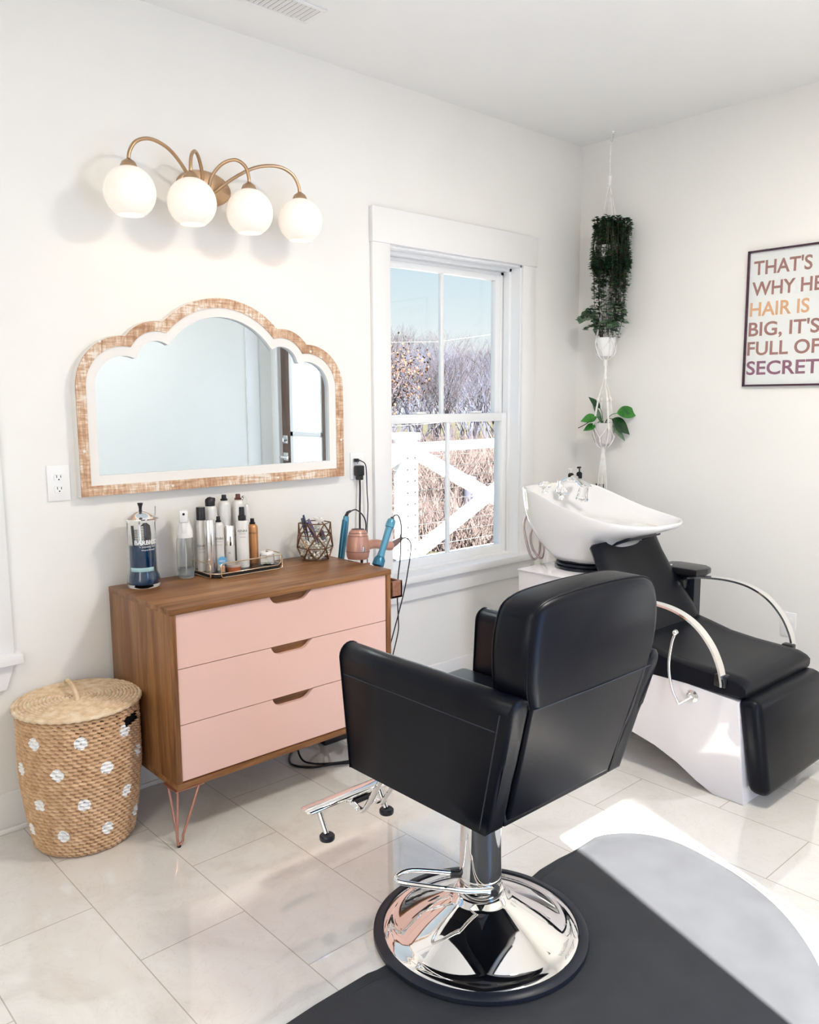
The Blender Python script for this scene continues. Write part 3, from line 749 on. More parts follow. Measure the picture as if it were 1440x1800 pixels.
# geometric glass holder
hx, hy, hr = .562, -.125, .068
o = thing('glass_holder', (hx, hy, ZT), 'hexagonal glass holder with bronze triangle wires at the right of the dresser top', 'holder')
lv = []
for i, (z, r_, ph) in enumerate(((.004, .058, 0), (.052, .072, PI/6), (.103, .072, 0), (.150, .064, PI/6))):
    lv.append([(hx+r_*math.cos(ph+AF+PI/3*k_), hy+r_*math.sin(ph+AF+PI/3*k_), ZT+z) for k_ in range(6)])
w_ = G()
for i in range(4):
    w_.tube(lv[i], .0022, 6, closed=True)
for i in range(3):
    for k_ in range(6):
        a = lv[i][k_]
        if i % 2 == 0: nb = (lv[i+1][k_], lv[i+1][(k_-1) % 6])
        else: nb = (lv[i+1][k_], lv[i+1][(k_+1) % 6])
        for b_ in nb: w_.tube([a, b_], .0027, 6)
build('wire_frame', w_, M['bronze'], o)
w_ = G(); w_.loft([[tuple(Vector(p)*.985+Vector((hx, hy, p[2]))*.015) for p in l] for l in lv], cap0=True)
build('glass_panels', w_, M['pane'], o, smooth=0)
pb = G(); rnd = random.Random(3)
for _ in range(330):
    z = rnd.uniform(.010, .082); rr_ = (.050 if z < .02 else .060)*math.sqrt(rnd.uniform(.25, 1)); a = rnd.uniform(0, 2*PI)
    pb.ball((hx+rr_*math.cos(a), hy+rr_*math.sin(a), ZT+z), .0048, 8, 6)
o = build('pearl_beads', pb, M['pearl'], origin=(hx, hy, ZT+.006)); tag(o, 'cream pearl beads filling the bottom of the hexagonal glass holder', 'beads', kind='stuff')
def clip(name, label, base, top, w, mat):
    b = Vector(base); t_ = Vector(top); d = (t_-b).normalized(); s_ = Vector((1, .6, 0)); s_ = (s_-d*s_.dot(d)).normalized(); n_ = d.cross(s_)
    L = (t_-b).length; Mx = Matrix(((s_.x, n_.x, d.x, b.x), (s_.y, n_.y, d.y, b.y), (s_.z, n_.z, d.z, b.z), (0,0,0,1)))
    f = G(); f.prism([(-w*.1, 0), (w*.1, 0), (w*.42, L*.55), (w*.5, L*.85), (w*.3, L), (-w*.3, L), (-w*.5, L*.85), (-w*.42, L*.55)], 'y', -.0035, .0, Mx, b=.001)
    f.prism([(-w*.1, L*.1), (w*.1, L*.1), (w*.35, L*.6), (w*.42, L*.9), (-w*.42, L*.9), (-w*.35, L*.6)], 'y', .006, .009, Mx, b=.001)
    f.box(-.003, .003, -.001, .008, L*.45, L*.5, 0, Mx)
    return tag(build(name, f, mat, origin=base), label, 'hair clip')
clip('hair_clip', 'navy hair clip sticking up at the left of the hexagonal glass holder', (hx-.035, hy-.005, ZT+.075), (hx-.052, hy+.005, ZT+.185), .018, M['navyp'])
clip('hair_clip', 'purple hair clip leaning in the middle of the hexagonal glass holder', (hx-.005, hy-.030, ZT+.070), (hx-.040, hy-.010, ZT+.168), .026, M['purple'])
clip('hair_clip', 'dark plum hair clip lying low on the pearls in the glass holder', (hx+.030, hy-.030, ZT+.070), (hx+.002, hy-.040, ZT+.120), .028, pbr('plum_plastic', (.09,.05,.09), .3).m)
k = G(); rnd = random.Random(8)
for i in range(26):
    a = rnd.uniform(0, 2*PI); r_ = rnd.uniform(.0, .018); p = Vector((hx+.030+r_*math.cos(a), hy+.01+r_*math.sin(a), ZT+rnd.uniform(.11, .165)))
    k.tube(crom([p, p+Vector((rnd.uniform(-.02, .02), rnd.uniform(-.02, .02), rnd.uniform(-.015, .015))), p+Vector((rnd.uniform(-.025, .025), rnd.uniform(-.02, .02), rnd.uniform(-.02, .02)))], 4), .002, 6)
k.tube([(hx+.025, hy+.01, ZT+.08), (hx+.03, hy+.01, ZT+.14)], .003, 6)
o = build('gauze_puff', k, M['rope'], origin=(hx+.03, hy+.01, ZT+.08)); tag(o, 'white netted puff at the right side of the hexagonal glass holder', 'puff')

# flat iron
o = thing('flat_iron', (.705, -.14, ZT), 'blue flat iron standing upright behind the rose dryer', 'hair iron')
for s_, nm in ((-1, 'plate_arm'), (1, 'plate_arm')):
    b0 = Vector((.680+s_*.006, -.135+s_*.004, .735)); t0 = Vector((.712+s_*.004, -.135, .925))
    f = G().tube([b0, b0.lerp(t0, .2), b0.lerp(t0, .7), t0], [.009, .0115, .0125, .011], 12); build(nm, f, M['teal'] if s_ < 0 else M['teal_l'], o)
build('hinge_cap', G().tube([(.712, -.135, .920), (.715, -.135, .940)], [.0135, .011], 14), M['teal_l'], o)
build('cord_boot', G().tube([(.714, -.135, .938), (.722, -.137, .955), (.735, -.14, .960)], [.008, .0065, .005], 10), M['black'], o)
k = G().tube(crom([(.735, -.14, .960), (.765, -.14, .962), (.80, -.14, .935), (.815, -.14, .90), (.818, -.13, .84), (.815, -.11, .70), (.82, -.08, .45), (.79, -.09, .2), (.76, -.10, .02)], 8), .0028, 8)
build('cord', k, M['black'], o)

# hair dryer
o = thing('hair_dryer', (.67, -.24, ZT), 'rose gold hair dryer resting nose down on the dresser corner', 'hair dryer')
Md = Matrix.Translation((.678, -.255, ZT+.004)) @ Matrix.Rotation(-.05, 4, 'X') @ Matrix.Rotation(.06, 4, 'Y')
f = G().lathe([(0, .0), (.040, .0), (.044, .008), (.0475, .03), (.047, .055), (.043, .085), (.036, .108), (.028, .118), (.026, .118)], n=36, M=Md)
bd = build('body', f, M['rose'], o)
build('air_intake', G().lathe([(0, .119), (.0262, .119)], n=30, M=Md, cap=False).lathe([(.026, .117), (.027, .1195), (.0245, .1215)], n=30, M=Md, cap=False), M['taupe'], bd)
k = G()
for zz, rr_ in ((.030, .0480), (.092, .0415), (.104, .0378)): k.lathe([(rr_, zz), (rr_+.0006, zz+.001), (rr_, zz+.002)], n=36, M=Md, cap=False)
build('seam_ring', k, M['taupe'], bd)
k = G().tube(crom([(.720, -.25, .828), (.765, -.25, .832), (.81, -.25, .823), (.845, -.25, .814), (.862, -.25, .812)], 5), [.019]*16+[.017], 16, flat=(1,1))
build('handle', k, M['rose'], o)
k = G().tube([(.860, -.25, .812), (.885, -.25, .822), (.920, -.25, .838)], [.013, .0125, .0075], 14); k.tube([(.918+.008*math.cos(a), -.25, .846+.010*math.sin(a)) for a in [2*PI*i/14 for i in range(14)]], .0016, 6, closed=True)
build('cord_guard', k, M['taupe'], o)
f = G().lathe([(0, 0), (.0062, 0), (.0062, .0015), (.0045, .002), (0, .002)], n=18, M=Matrix.Translation((.678, -.255, ZT+.004)) @ Matrix.Rotation(AF+.35, 4, 'Z') @ Matrix.Translation((.0465, 0, .045)) @ Matrix.Rotation(PI/2, 4, 'Y') @ Matrix.Diagonal((2.0, .75, 1, 1)))
build('switch', f, M['chrome_s'], bd)
k = G().tube(crom([(.918, -.25, .836), (.945, -.25, .835), (.968, -.25, .815), (.970, -.25, .775), (.955, -.25, .70), (.935, -.25, .62), (.90, -.25, .52), (.885, -.22, .40), (.84, -.2, .22), (.80, -.22, .02)], 8), .0027, 8)
build('cord', k, M['black'], o)

# curling iron standing in caddy
o = thing('curling_iron', (.680, -.37, .675), 'metallic blue curling iron slanting up out of the side tool box', 'hair iron')
A_ = Vector((.690, -.37, .782)); B_ = Vector((.770, -.36, .945)); dd = (B_-A_).normalized()
f = G().tube([A_+dd*.02, A_+dd*.05, B_-dd*.035], [.0160, .0130, .0145], 16); f.tube([B_-dd*.036, B_-dd*.034, B_-dd*.018, B_-dd*.004, B_], [.0155, .018, .018, .016, .012], 18)
build('handle', f, M['teal_l'], o)
f = G(); f.tube([A_-dd*.018, A_-dd*.012, A_+dd*.012, A_+dd*.030], [.012, .025, .024, .013], 8); build('clamp_base', f, M['teal'], o)
f = G().tube([A_-dd*.085, A_-dd*.018], .0065, 14); build('barrel', f, M['chrome'], o)
build('cord_boot', G().tube([B_, B_+dd*.008], [.008, .006], 10), M['black'], o)
k = G().tube(crom([tuple(B_+dd*.008), (.792, -.355, .958), (.822, -.34, .950), (.845, -.33, .91), (.852, -.32, .84), (.848, -.32, .77), (.835, -.32, .69), (.822, -.33, .60)], 8), .0026, 8)
k.tube(crom([(.822, -.33, .60), (.835, -.32, .52), (.842, -.31, .46), (.82, -.3, .36), (.78, -.3, .25), (.76, -.28, .10), (.75, -.25, .02)], 8), .0026, 8)
build('cord', k, M['black'], o)
k = G().prism([(-.028, 0), (-.021, 0), (-.021, .10), (-.0245, .115), (-.028, .10)], 'y', 0, .004, Matrix.Translation((.712, -.36, .672)), b=.001)
tag(build('hair_pick', k, M['brown'], origin=(.69, -.36, .672)), 'small dark pointed tool poking up from the side tool box', 'tool')

# plugs
o = thing('black_plug', (.876, -.01, 1.113), 'bulky black plug with cord in the lower socket beside the mirror', 'plug')
f = G().box(.857, .895, -.040, -.0092, 1.09, 1.135, .005); f.box(.864, .889, -.038, -.014, 1.072, 1.092, .003); build('body', f, M['black'], o)
f = G().tube(crom([(.877, -.026, 1.074), (.878, -.026, 1.03), (.872, -.03, .93), (.872, -.03, .80), (.874, -.04, .60), (.86, -.05, .3), (.84, -.06, .02)], 8), .0045, 8); build('cord', f, M['black'], o)
o = thing('charger_plug', (.866, -.01, 1.158), 'small black plug in the upper socket beside the mirror', 'plug')
f = G().box(.856, .877, -.026, -.0092, 1.150, 1.165, .003); f.tube([(.877, -.018, 1.157), (.888, -.02, 1.155)], .003, 8); build('body', f, M['black'], o)
f = G().tube(crom([(.888, -.02, 1.155), (.905, -.03, 1.14), (.912, -.03, 1.10), (.914, -.03, 1.02), (.918, -.03, .95), (.912, -.03, .86), (.907, -.035, .75), (.90, -.04, .5), (.88, -.06, .2), (.86, -.07, .02)], 8), .0024, 8); build('cord', f, M['black'], o)

# power strip and cords on the floor below
o = thing('power_strip', (.66, -.14, 0), 'black power strip with plugs on the floor beneath the dresser', 'power strip')
build('body', G().box(.56, .80, -.17, -.12, 0, .038, .004), M['black'], o)
for i, x in enumerate((.60, .65, .70, .76)):
    build('plug', G().box(x-.014, x+.014, -.16, -.13, .038, .066, .004), M['black'] if i % 2 else M['chrome_s'], o)
k = G().tube(crom([(.56, -.145, .02), (.50, -.10, .01), (.42, -.13, .005), (.355, -.22, .005), (.39, -.30, .005), (.48, -.34, .005), (.58, -.40, .005), (.72, -.42, .005), (.82, -.36, .005), (.86, -.2, .005)], 8), .0045, 8)
tag(build('floor_cord', k, M['black'], origin=(.5, -.2, .005)), 'thick black cord looping over the floor under the dresser', 'cord')
k = G().tube(crom([(.43, -.10, .19), (.42, -.16, .10), (.40, -.22, .02), (.42, -.28, .005), (.52, -.35, .005), (.66, -.40, .010), (.8, -.38, .005)], 8), .0038, 8)
tag(build('floor_cord', k, M['black'], origin=(.43, -.1, .1)), 'black cord dropping from behind the dresser to the floor', 'cord')
k = G().tube(crom([(.52, -.08, .19), (.51, -.11, .09), (.53, -.15, .035), (.58, -.155, .04), (.60, -.15, .062)], 8), .0032, 8)
tag(build('floor_cord', k, M['black'], origin=(.52, -.1, .1)), 'short black cord sagging down to the power strip', 'cord')

# ------------------------------------------------------------------ basket
BX, BY, BA, BH = -.440, -.200, .186, .452
bk = thing('laundry_basket', (BX, BY, 0), 'lidded woven straw hamper with white polka dots beside the dresser', 'basket')
dots = []
rowsd = [(.385, 0), (.29, .5), (.185, 0), (.085, .5)]
nd = 8
for zz, ph in rowsd:
    for i in range(nd): dots.append((AF+.18+(i+ph)*2*PI/nd, zz))
NA, NZ = 520, 304; g = G(); vs = []; NR = 38
def rad(z):
    t_ = z/BH
    return BA*(.80+.20*min(1, t_/.55)**.7) if t_ < .55 else BA*(1.0-.015*(t_-.55))
for j_ in range(NZ+1):
    z = BH*j_/NZ
    for i in range(NA):
        a = 2*PI*i/NA; r0 = rad(z)
        row = z/BH*NR; ri = int(row); fr_ = row-ri
        u = a/(2*PI)*46+(.5 if ri % 2 else 0); fu = u-int(u)
        tw = (fr_-.5)+(fu-.5)*.55
        dsp = .0105*(max(0.0, math.cos(max(-.5, min(.5, tw*.93))*PI))**.55)*(.62+.38*math.sin(fu*PI)**.6)-.006+.0012*math.sin(a*17)
        bot = max(0, 1-z/.02)
        rr_ = r0-.010*bot*bot+dsp
        vs.append((BX+rr_*math.cos(a)*1.0, BY+rr_*math.sin(a)*.985, z))
fs = []; ms = []
for j_ in range(NZ):
    z = BH*(j_+.5)/NZ
    for i in range(NA):
        a = 2*PI*(i+.5)/NA; l = (i+1) % NA
        da = (a-AF+PI) % (2*PI)-PI
        if abs(((a-(.12)) + PI) % (2*PI)-PI)*BA < .0 : continue
        # handle slot facing the dresser side / viewer right
        sa = ((a-math.radians(-52)+PI) % (2*PI)-PI)*BA
        if abs(sa) < .038 and .392 < z < .425: continue
        mi = 0
        for (da_, dz_) in dots:
            q = ((a-da_+PI) % (2*PI)-PI)*BA
            if q*q+(z-dz_)**2 < .0200**2*(1+.12*0): mi = 1; break
        fs.append((j_*NA+i, j_*NA+l, (j_+1)*NA+l, (j_+1)*NA+i)); ms.append(mi)
g.v = vs; g.f = fs; g.m = ms
build('woven_body', g, [M['straw'], M['dotw']], bk, smooth=60)
build('dark_interior', G().lathe([(0, .01), (BA*.76, .01), (BA*.93, .2), (BA*.955, BH-.01)], (BX, BY, 0), 48, cap=False), M['black_soft'], bk)  # black shell; the shade inside the basket is put into its colour
g = G()
for k_ in range(17):
    rr_ = .010+k_*.0113; n_ = max(24, int(rr_*900)); P = []
    zc = BH+.020-.010*(k_/16)**2+.0
    rad_ = []
    for i in range(n_):
        a = 2*PI*i/n_+k_*.3
        P.append((BX+rr_*math.cos(a), BY+rr_*math.sin(a)*.985, zc)); rad_.append(.0052+.0036*abs(math.sin(a*rr_*230/2+k_)))
    g.tube(P, rad_, 6, closed=True)
ld_ = build('lid', g, M['straw_l'], bk, smooth=60)
build('lid_underside', G().lathe([(0, BH+.006), (BA*1.0, BH+.002), (BA*1.0, BH+.008), (0, BH+.014)], (BX, BY, 0), 48), M['straw'], ld_)
k = G().tube(crom([(-.425, -.060, BH+.016), (-.428, -.068, BH+.036), (-.436, -.12, BH+.050), (-.447, -.19, BH+.050), (-.455, -.238, BH+.036), (-.457, -.246, BH+.012)], 6), .0075, 8)
build('lid_handle', k, M['straw_l'], ld_)

# ------------------------------------------------------------------ styling chair
CX, CY = .178, -1.420
BXc, BYc = .145, -1.425
ch = thing('salon_chair', (BXc, BYc, 0), 'black leather hydraulic salon chair on a round chrome base seen from behind', 'chair')
# base
f = G().lathe([(.245, .0), (.280, 0), (.2865, .006), (.2855, .015), (.276, .021), (.262, .022), (.262, .004)], (BXc, BYc, .001), 96, cap=False)
build('rubber_ring', f, M['rubber'], ch)
f = G().lathe([(.262, .004), (.263, .016), (.256, .0215), (.240, .0235), (.226, .026), (.216, .033), (.160, .062), (.110, .089), (.085, .102), (.074, .107), (.069, .118), (.060, .121), (0, .121)], (BXc, BYc, .001), 96, cap=False)
build('base_disc', f, M['chrome'], ch, smooth=50)
f = G().lathe([(.062, .118), (.062, .135), (.056, .140), (.056, .14), (.0545, .30), (.0545, .445), (0, .445)], (BXc, BYc, 0), 64, cap=False)
f.lathe([(.0548, .150), (.0562, .152), (.0562, .168), (.0548, .170)], (BXc, BYc, 0), 48, cap=False)
build('column', f, M['chrome'], ch)
# pump lever
P = crom([(BXc-.010, BYc-.060, .150), (BXc-.085, BYc-.035, .168), (BXc-.135, BYc-.012, .185), (BXc-.150, BYc+.005, .186), (BXc-.205, BYc+.075, .190), (BXc-.212, BYc+.095, .192), (BXc-.200, BYc+.110, .192), (BXc-.150, BYc+.105, .190), (BXc-.045, BYc+.045, .165)], 7)
build('foot_pump', G().tube(P, .0068, 12), M['chrome'], ch)
f = G().tube([(BXc-.022, BYc-.070, .150), (BXc+.002, BYc-.055, .148)], .010, 12); f.tube([(BXc-.06, BYc+.052, .166), (BXc-.035, BYc+.035, .163)], .010, 12)
build('pump_pivot', f, M['dark_steel'], ch)
# mount plate below seat
f = G().box(CX-.11, CX+.11, CY-.10, CY+.12, .435, .452, .003); f.lathe([(.075, 0), (.085, .03)], (BXc, BYc, .405), 32); build('mount_plate', f, M['dark_steel'], ch)
# arms (side panels)
wt, wb = .290, .262; zt, zb = .790, .447; yf = -1.158; yrt, yrb = -1.748, -1.655
th = .068
def side(sgn):
    def X(w): return CX+sgn*w
    # outline in (y, z); loft across thickness with rounded top
    f = G(); secs = []
    n_ = 22
    prof = []   # cross-section (w, z) from inner bottom up over the roll to outer bottom, for a given y
    def sect(y, drop=0, zb_=zb, zt_=zt):
        o_ = []
        for i in range(6):
            t_ = i/5; o_.append((wb-th*.85+(wt-th-(wb-th*.85))*t_, zb_+.0+(zt_-.034-zb_)*t_))
        for i in range(1, 11):
            a = PI-PI*i/10; o_.append((wt-th/2+th/2*math.cos(a), zt_-.034+.034*math.sin(a)))
        for i in range(1, 7):
            t_ = i/6; o_.append((wt+(wb-wt)*t_, zt_-.034+(zb_+.0-(zt_-.034))*t_))
        return [(X(w), y, z) for w, z in o_]
    N = 16
    rings = []
    base = sect(0); cen = Vector((X((wt+wb)/2-th/2), 0, (zt+zb)/2))
    for j_, yy in enumerate([0, .002, .006, .013, .3, .7, .987, .994, .998, 1.0]):
        ins = {0: .014, 1: .008, 2: .003, 3: 0, 6: 0, 7: .003, 8: .008, 9: .014}.get(j_, 0)
        r_ = []
        for (x, _, z) in base:
            tz_ = (z-zb)/(zt-zb); yrear = yrb+(yrt-yrb)*tz_
            y = yf+(yrear-yf)*yy
            dx, dz = (cen.x-x), (cen.z-z)
            x2 = x+max(-ins, min(ins, dx*3)); z2 = z+max(-ins, min(ins, dz*3))
            r_.append((x2, y, z2))
        rings.append(r_)
    f.loft(rings, cap0=True, cap1=True)
    a = build('armrest', f, M['leather'], ch, smooth=55)
    # seams
    s_ = G(); wz = lambda z: wt+(wb-wt)*max(0, (zt-.034-z)/(zt-.034-zb))
    zs = .712; pts = [(X(wz(zs)+.0006), yf-.016+(yrb+(yrt-yrb)*((zs-zb)/(zt-zb))+.03-yf+.016)*i/30, zs+.0*i) for i in range(31)]
    s_.tube(pts, .0013, 5)
    pts = []
    for i in range(31):
        z = zb+.01+(zt-.045-zb)*i/30; yr = yrb+(yrt-yrb)*((z-zb)/(zt-zb))
        pts.append((X(wz(z)+.0005), yr+.024, z))
    s_.tube(pts, .0016, 5)
    build('seam', s_, M['thread'], a)
    p_ = G(); pts = [(x, y+ (.001), z) for x, y, z in rings[3]]
    p_.tube(pts, .0022, 6, closed=False); build('piping', p_, M['leather'], a)
    return a
side(-1); side(1)
# seat cushion
f = G().box(CX-.222, CX+.222, -1.66, -1.115, .500, .612, .035, seg=5); build('seat_cushion', f, M['leather'], ch)
f = G().box(CX-.205, CX+.205, -1.655, -1.165, .448, .502, .006); build('seat_frame', f, M['leather'], ch)
# lower back panel (between the arms)
def quadpad(name, xw0, xw1, z0, z1, y0a, y1a, y0b, y1b, b, mat=None, cx=CX, parent=None, seg=5):
    """bottom at z0 has rear/front y0a/y0b, top at z1 has y1a/y1b; half widths xw0 (bottom) xw1 (top)"""
    f = G().hexa([(cx-xw0, y0a, z0), (cx+xw0, y0a, z0), (cx+xw0, y0b, z0), (cx-xw0, y0b, z0), (cx-xw1, y1a, z1), (cx+xw1, y1a, z1), (cx+xw1, y1b, z1), (cx-xw1, y1b, z1)], b, seg)
    return build(name, f, mat or M['leather'], parent or ch)
yr = lambda z: yrb+(yrt-yrb)*((z-zb)/(zt-zb))
lb = quadpad('lower_back', .198, .224, zb+.012, .800, yr(zb)-.004, yr(.80)-.006, yr(zb)+.05, yr(.80)+.06, .010)
# upper back cushion: rounded shoulders
def upper():
    xz = [(-.228, .757), (-.243, .80), (-.249, .86), (-.246, .915), (-.232, .962), (-.205, .984), (-.16, .994), (-.08, .999), (0, 1.001)]
    pl_ = xz+[(-x, z) for x, z in xz[::-1][1:]]
    pl_ = [(p.x, p.y) for p in crom([(x, z, 0) for x, z in pl_], 4)]
    rings = []
    cz = .88
    D = .118
    for j_, (t_, ins) in enumerate([(0, .030), (.04, .013), (.12, .003), (.25, 0), (.75, 0), (.88, .004), (.96, .016), (1.0, .036)]):
        r_ = []
        for x, z in pl_:
            ln = math.hypot(x, z-cz); x2 = x-x/ln*ins; z2 = z-(z-cz)/ln*ins if z > .775 else z
            lean = -.002-(z2-.76)*.10
            y = -1.752+lean*.35+D*t_-.012*math.sin(PI*min(1, max(0, (z2-.757)/.26)))*(1 if t_ < .2 else 0)*.6
            r_.append((CX+x2, y, z2))
        rings.append(r_)
    f = G().loft(rings, cap0=True, cap1=True)
    u_ = build('upper_back', f, M['leather'], ch, smooth=60)
    s_ = G().tube([(x, y-.0006, z) for x, y, z in rings[2]], .0017, 6); s_.tube([(x, y+.0006, z) for x, y, z in rings[5]], .0017, 6)
    build('piping', s_, M['leather'], u_)
    s_ = G().tube([(CX-.226, -1.7525, .758), (CX, -1.754, .757), (CX+.226, -1.7525, .758)], .0016, 6); build('seam', s_, M['thread'], u_)
upper()
# footrest
FX, FY = .045, -.985
ft = build('footrest_bar', G().tube([(-.082, -.94, .232), (-.072, -.94, .2325), (.253, -.94, .2325), (.263, -.94, .232)], [.011, .0145, .0145, .011], 16, flat=(1.7, .75)), M['chrome'], ch)
f = G()
for dx in (-.035, .035):
    f.tube(crom([(CX-.045+dx*1.3, -1.20, .455), (CX-.06+dx*1.2, -1.12, .36), (CX-.055+dx, -1.03, .235), (CX-.058+dx, -1.01, .208), (CX-.060+dx, -.985, .203), (CX-.062+dx, -.955, .215), (CX-.062+dx, -.945, .228)], 7), .0095, 12, flat=(1.3, .8))
build('footrest_bracket', f, M['chrome'], ch)
for x in (-.032, .195):
    f = G().tube([(x, -.945, .222), (x-.004, -.985, .168)], .0085, 12)
    pg = build('footrest_peg', f, M['chrome_s'], ch)
    build('rubber_tip', G().lathe([(0, 0), (.021, 0), (.0225, .003), (.0225, .012), (.019, .016), (0, .016)], (x-.005, -.990, .153), 24), M['rubber'], pg)
build('pivot_block', G().box(.078, .163, -.965, -.93, .205, .222, .004), M['black'], ch)

# ------------------------------------------------------------------ floor mat
def matshape(ins):
    P = [(.645, -1.357), (.741, -1.350), (.805, -1.366), (.873, -1.415), (.916, -1.478), (.934, -1.547), (.929, -1.627), (.902, -1.755), (.847, -1.890), (.767, -2.000), (.654, -2.105), (.50, -2.20), (.33, -2.25), (.10, -2.262)]
    cx = .10; L = [(2*cx-x, y) for x, y in P[::-1][1:]]
    pts = [(p.x, p.y) for p in crom([(x, y, 0) for x, y in P+L], 5)]
    if not ins: return pts
    c0 = Vector((cx, -1.62)); out = []
    n_ = len(pts)
    for i, (x, y) in enumerate(pts):
        a = Vector(pts[(i+1) % n_]); b_ = Vector(pts[i-1]); t_ = (a-b_); nrm = Vector((-t_.y, t_.x)).normalized()
        if nrm.dot(c0-Vector((x, y))) < 0: nrm = -nrm
        out.append((x+nrm.x*ins, y+nrm.y*ins if i not in (0, n_-1) else y))
    return out
fm = thing('salon_mat', (.17, -1.8, 0), 'black rounded anti fatigue mat on the floor beneath the salon chair', 'mat')
OUT = [Vector(p) for p in matshape(0)]
def segd(p, a, b):
    ab = b-a; t_ = max(0, min(1, (p-a).dot(ab)/ab.dot(ab))); return (p-(a+ab*t_)).length
def hit(o_, d_):
    best = 9
    for a, b in zip(OUT, OUT[1:]+OUT[:1]):
        e_ = b-a; den = d_.x*e_.y-d_.y*e_.x
        if abs(den) < 1e-12: continue
        w_ = a-o_; t_ = (w_.x*e_.y-w_.y*e_.x)/den; u_ = (w_.x*d_.y-w_.y*d_.x)/den
        if t_ > 0 and -1e-6 <= u_ <= 1+1e-6: best = min(best, t_)
    return best
sm = lambda t_: (lambda q: q*q*(3-2*q))(max(0, min(1, t_)))
g = G(); rings = []; NTH = 300; NRR = 60; o_ = Vector((BXc, BYc)); cols = []
for i in range(NTH):
    a = 2*PI*(i+.5)/NTH; d_ = Vector((math.cos(a), math.sin(a))); L_ = hit(o_, d_); col_ = []
    for k_ in range(NRR+1):
        t_ = k_/NRR; r_ = L_*(1-(1-t_)**1.25); p = o_+d_*r_
        de = min(segd(p, q0, q1) for q0, q1 in zip(OUT, OUT[1:]))
        rec = sm((r_-.298)/.050); edge = .35+.65*sm((de-.004)/.075)
        z = .0012+(.0078*rec*edge)*(1 if t_ < 1 else .9); col_.append((p.x, p.y, z))
    col_.append((col_[-1][0], col_[-1][1], 0)); cols.append(col_)
rings = [[cols[i][k_] for i in range(NTH)] for k_ in range(NRR+2)]
g.loft(rings)
build('mat_body', g, M['mat'], fm, smooth=60)

# ------------------------------------------------------------------ shampoo unit
sh = thing('shampoo_station', (1.62, -.9, 0), 'white shampoo bowl station with black reclining seat and chrome arms in the corner', 'shampoo chair')
xa, xb = 1.325, 1.858; xm = 1.590
# rear cabinet
f = G().box(xa-.015, xb+.015, -.955, -.560, 0, .690, .004); build('cabinet', f, M['gloss_w'], sh)
build('cabinet_top', G().box(xa-.018, xb+.018, -.958, -.557, .690, .697, .002), M['gloss_w'], sh)
# sculpted side body
side_poly = [(-.94, .43), (-1.05, .415), (-1.20, .398), (-1.35, .385), (-1.50, .372), (-1.545, .37), (-1.578, .0), (-1.462, .0)]
arc = [(-1.40, .030), (-1.324, .078), (-1.227, .112), (-1.12, .138), (-1.03, .148), (-.94, .150)]
f = G().prism(side_poly+arc, 'x', xa+.002, xb-.002, b=.004); build('front_body', f, M['gloss_w'], sh)
# collar stack and gasket
for i, (z, rx, ry) in enumerate(((.698, .185, .155), (.712, .178, .150), (.727, .170, .145))):
    f = G().lathe([(.96, 0), (1, .003), (1, .009), (.96, .012)], (0,0,0), 48, M=Matrix.Translation((1.605, -.735, z)) @ Matrix.Diagonal((rx, ry, 1, 1))); build('gasket_ring', f, M['rubber'], sh)
# bowl
def zr(y):
    T_ = [(-1.10, .912), (-1.0, .918), (-.93, .925), (-.82, .945), (-.70, .980), (-.58, 1.018), (-.50, 1.030), (-.40, 1.028)]
    if y <= T_[0][0]: return T_[0][1]
    for (a, za_), (b_, zb_) in zip(T_, T_[1:]):
        if y <= b_: return za_+(zb_-za_)*(y-a)/(b_-a)
    return T_[-1][1]
def sup(cx, cy, a, b, n_, zf, N=72, taper=0.0):
    o_ = []
    for i in range(N):
        t_ = 2*PI*i/N; c_, s_ = math.cos(t_), math.sin(t_)
        y = cy+b*math.copysign(abs(s_)**(2/n_), s_)
        x = a*math.copysign(abs(c_)**(2/n_), c_)*(1+taper*(y-cy)/b)
        o_.append((cx+x, y, zf(y)))
    return o_
BC = 1.612; cy0, b0, a0 = -.762, .335, .228
def lin(T_, x):
    for (a, va), (b_, vb) in zip(T_, T_[1:]):
        if x <= b_: return va+(vb-va)*(x-a)/(b_-a)
    return T_[-1][1]
def lower(k_):
    fr_ = lin([(0, -1.097), (.12, -1.072), (.25, -1.00), (.4, -.945), (.6, -.905), (1, -.885)], k_)
    rr_ = lin([(0, -.427), (.2, -.434), (.4, -.452), (.6, -.478), (.8, -.515), (1, -.575)], k_)
    return sup(BC-.01*k_, (fr_+rr_)/2, a0-(a0-.165)*k_**2.1, (rr_-fr_)/2, 3.2-.9*k_, lambda y: (zr(y)-.012)*(1-k_**.95)+.735*k_**.95, taper=.06*(1-k_))
rings = []
inn = [(.62, .105), (.75, .085), (.86, .055), (.93, .025), (.965, .008), (.985, .001)]
rings.append(sup(BC, cy0+.02, a0*.10, b0*.10, 2, lambda y: .868, taper=0))
rings.append(sup(BC, cy0+.02, a0*.45, b0*.45, 2.2, lambda y: .872, taper=0))
for s_, d_ in inn: rings.append(sup(BC, cy0+.0*s_, a0*s_, b0*s_, 3.1, lambda y, d_=d_: max(zr(y)-d_, .875), taper=.06))
rings.append(sup(BC, cy0, a0*.995, b0*.995, 3.2, lambda y: zr(y)+.001, taper=.06))
rings.append(sup(BC, cy0, a0*1.0, b0*1.0, 3.2, lambda y: zr(y)-.003, taper=.06))
rings.append(sup(BC, cy0, a0*1.0, b0*1.0, 3.2, lambda y: zr(y)-.012, taper=.06))
for k_ in (.08, .18, .3, .42, .55, .68, .8, .9, 1.0): rings.append(lower(k_))
f = G().loft(rings, cap0=True, cap1=True); build('bowl', f, M['ceramic'], sh, smooth=70)
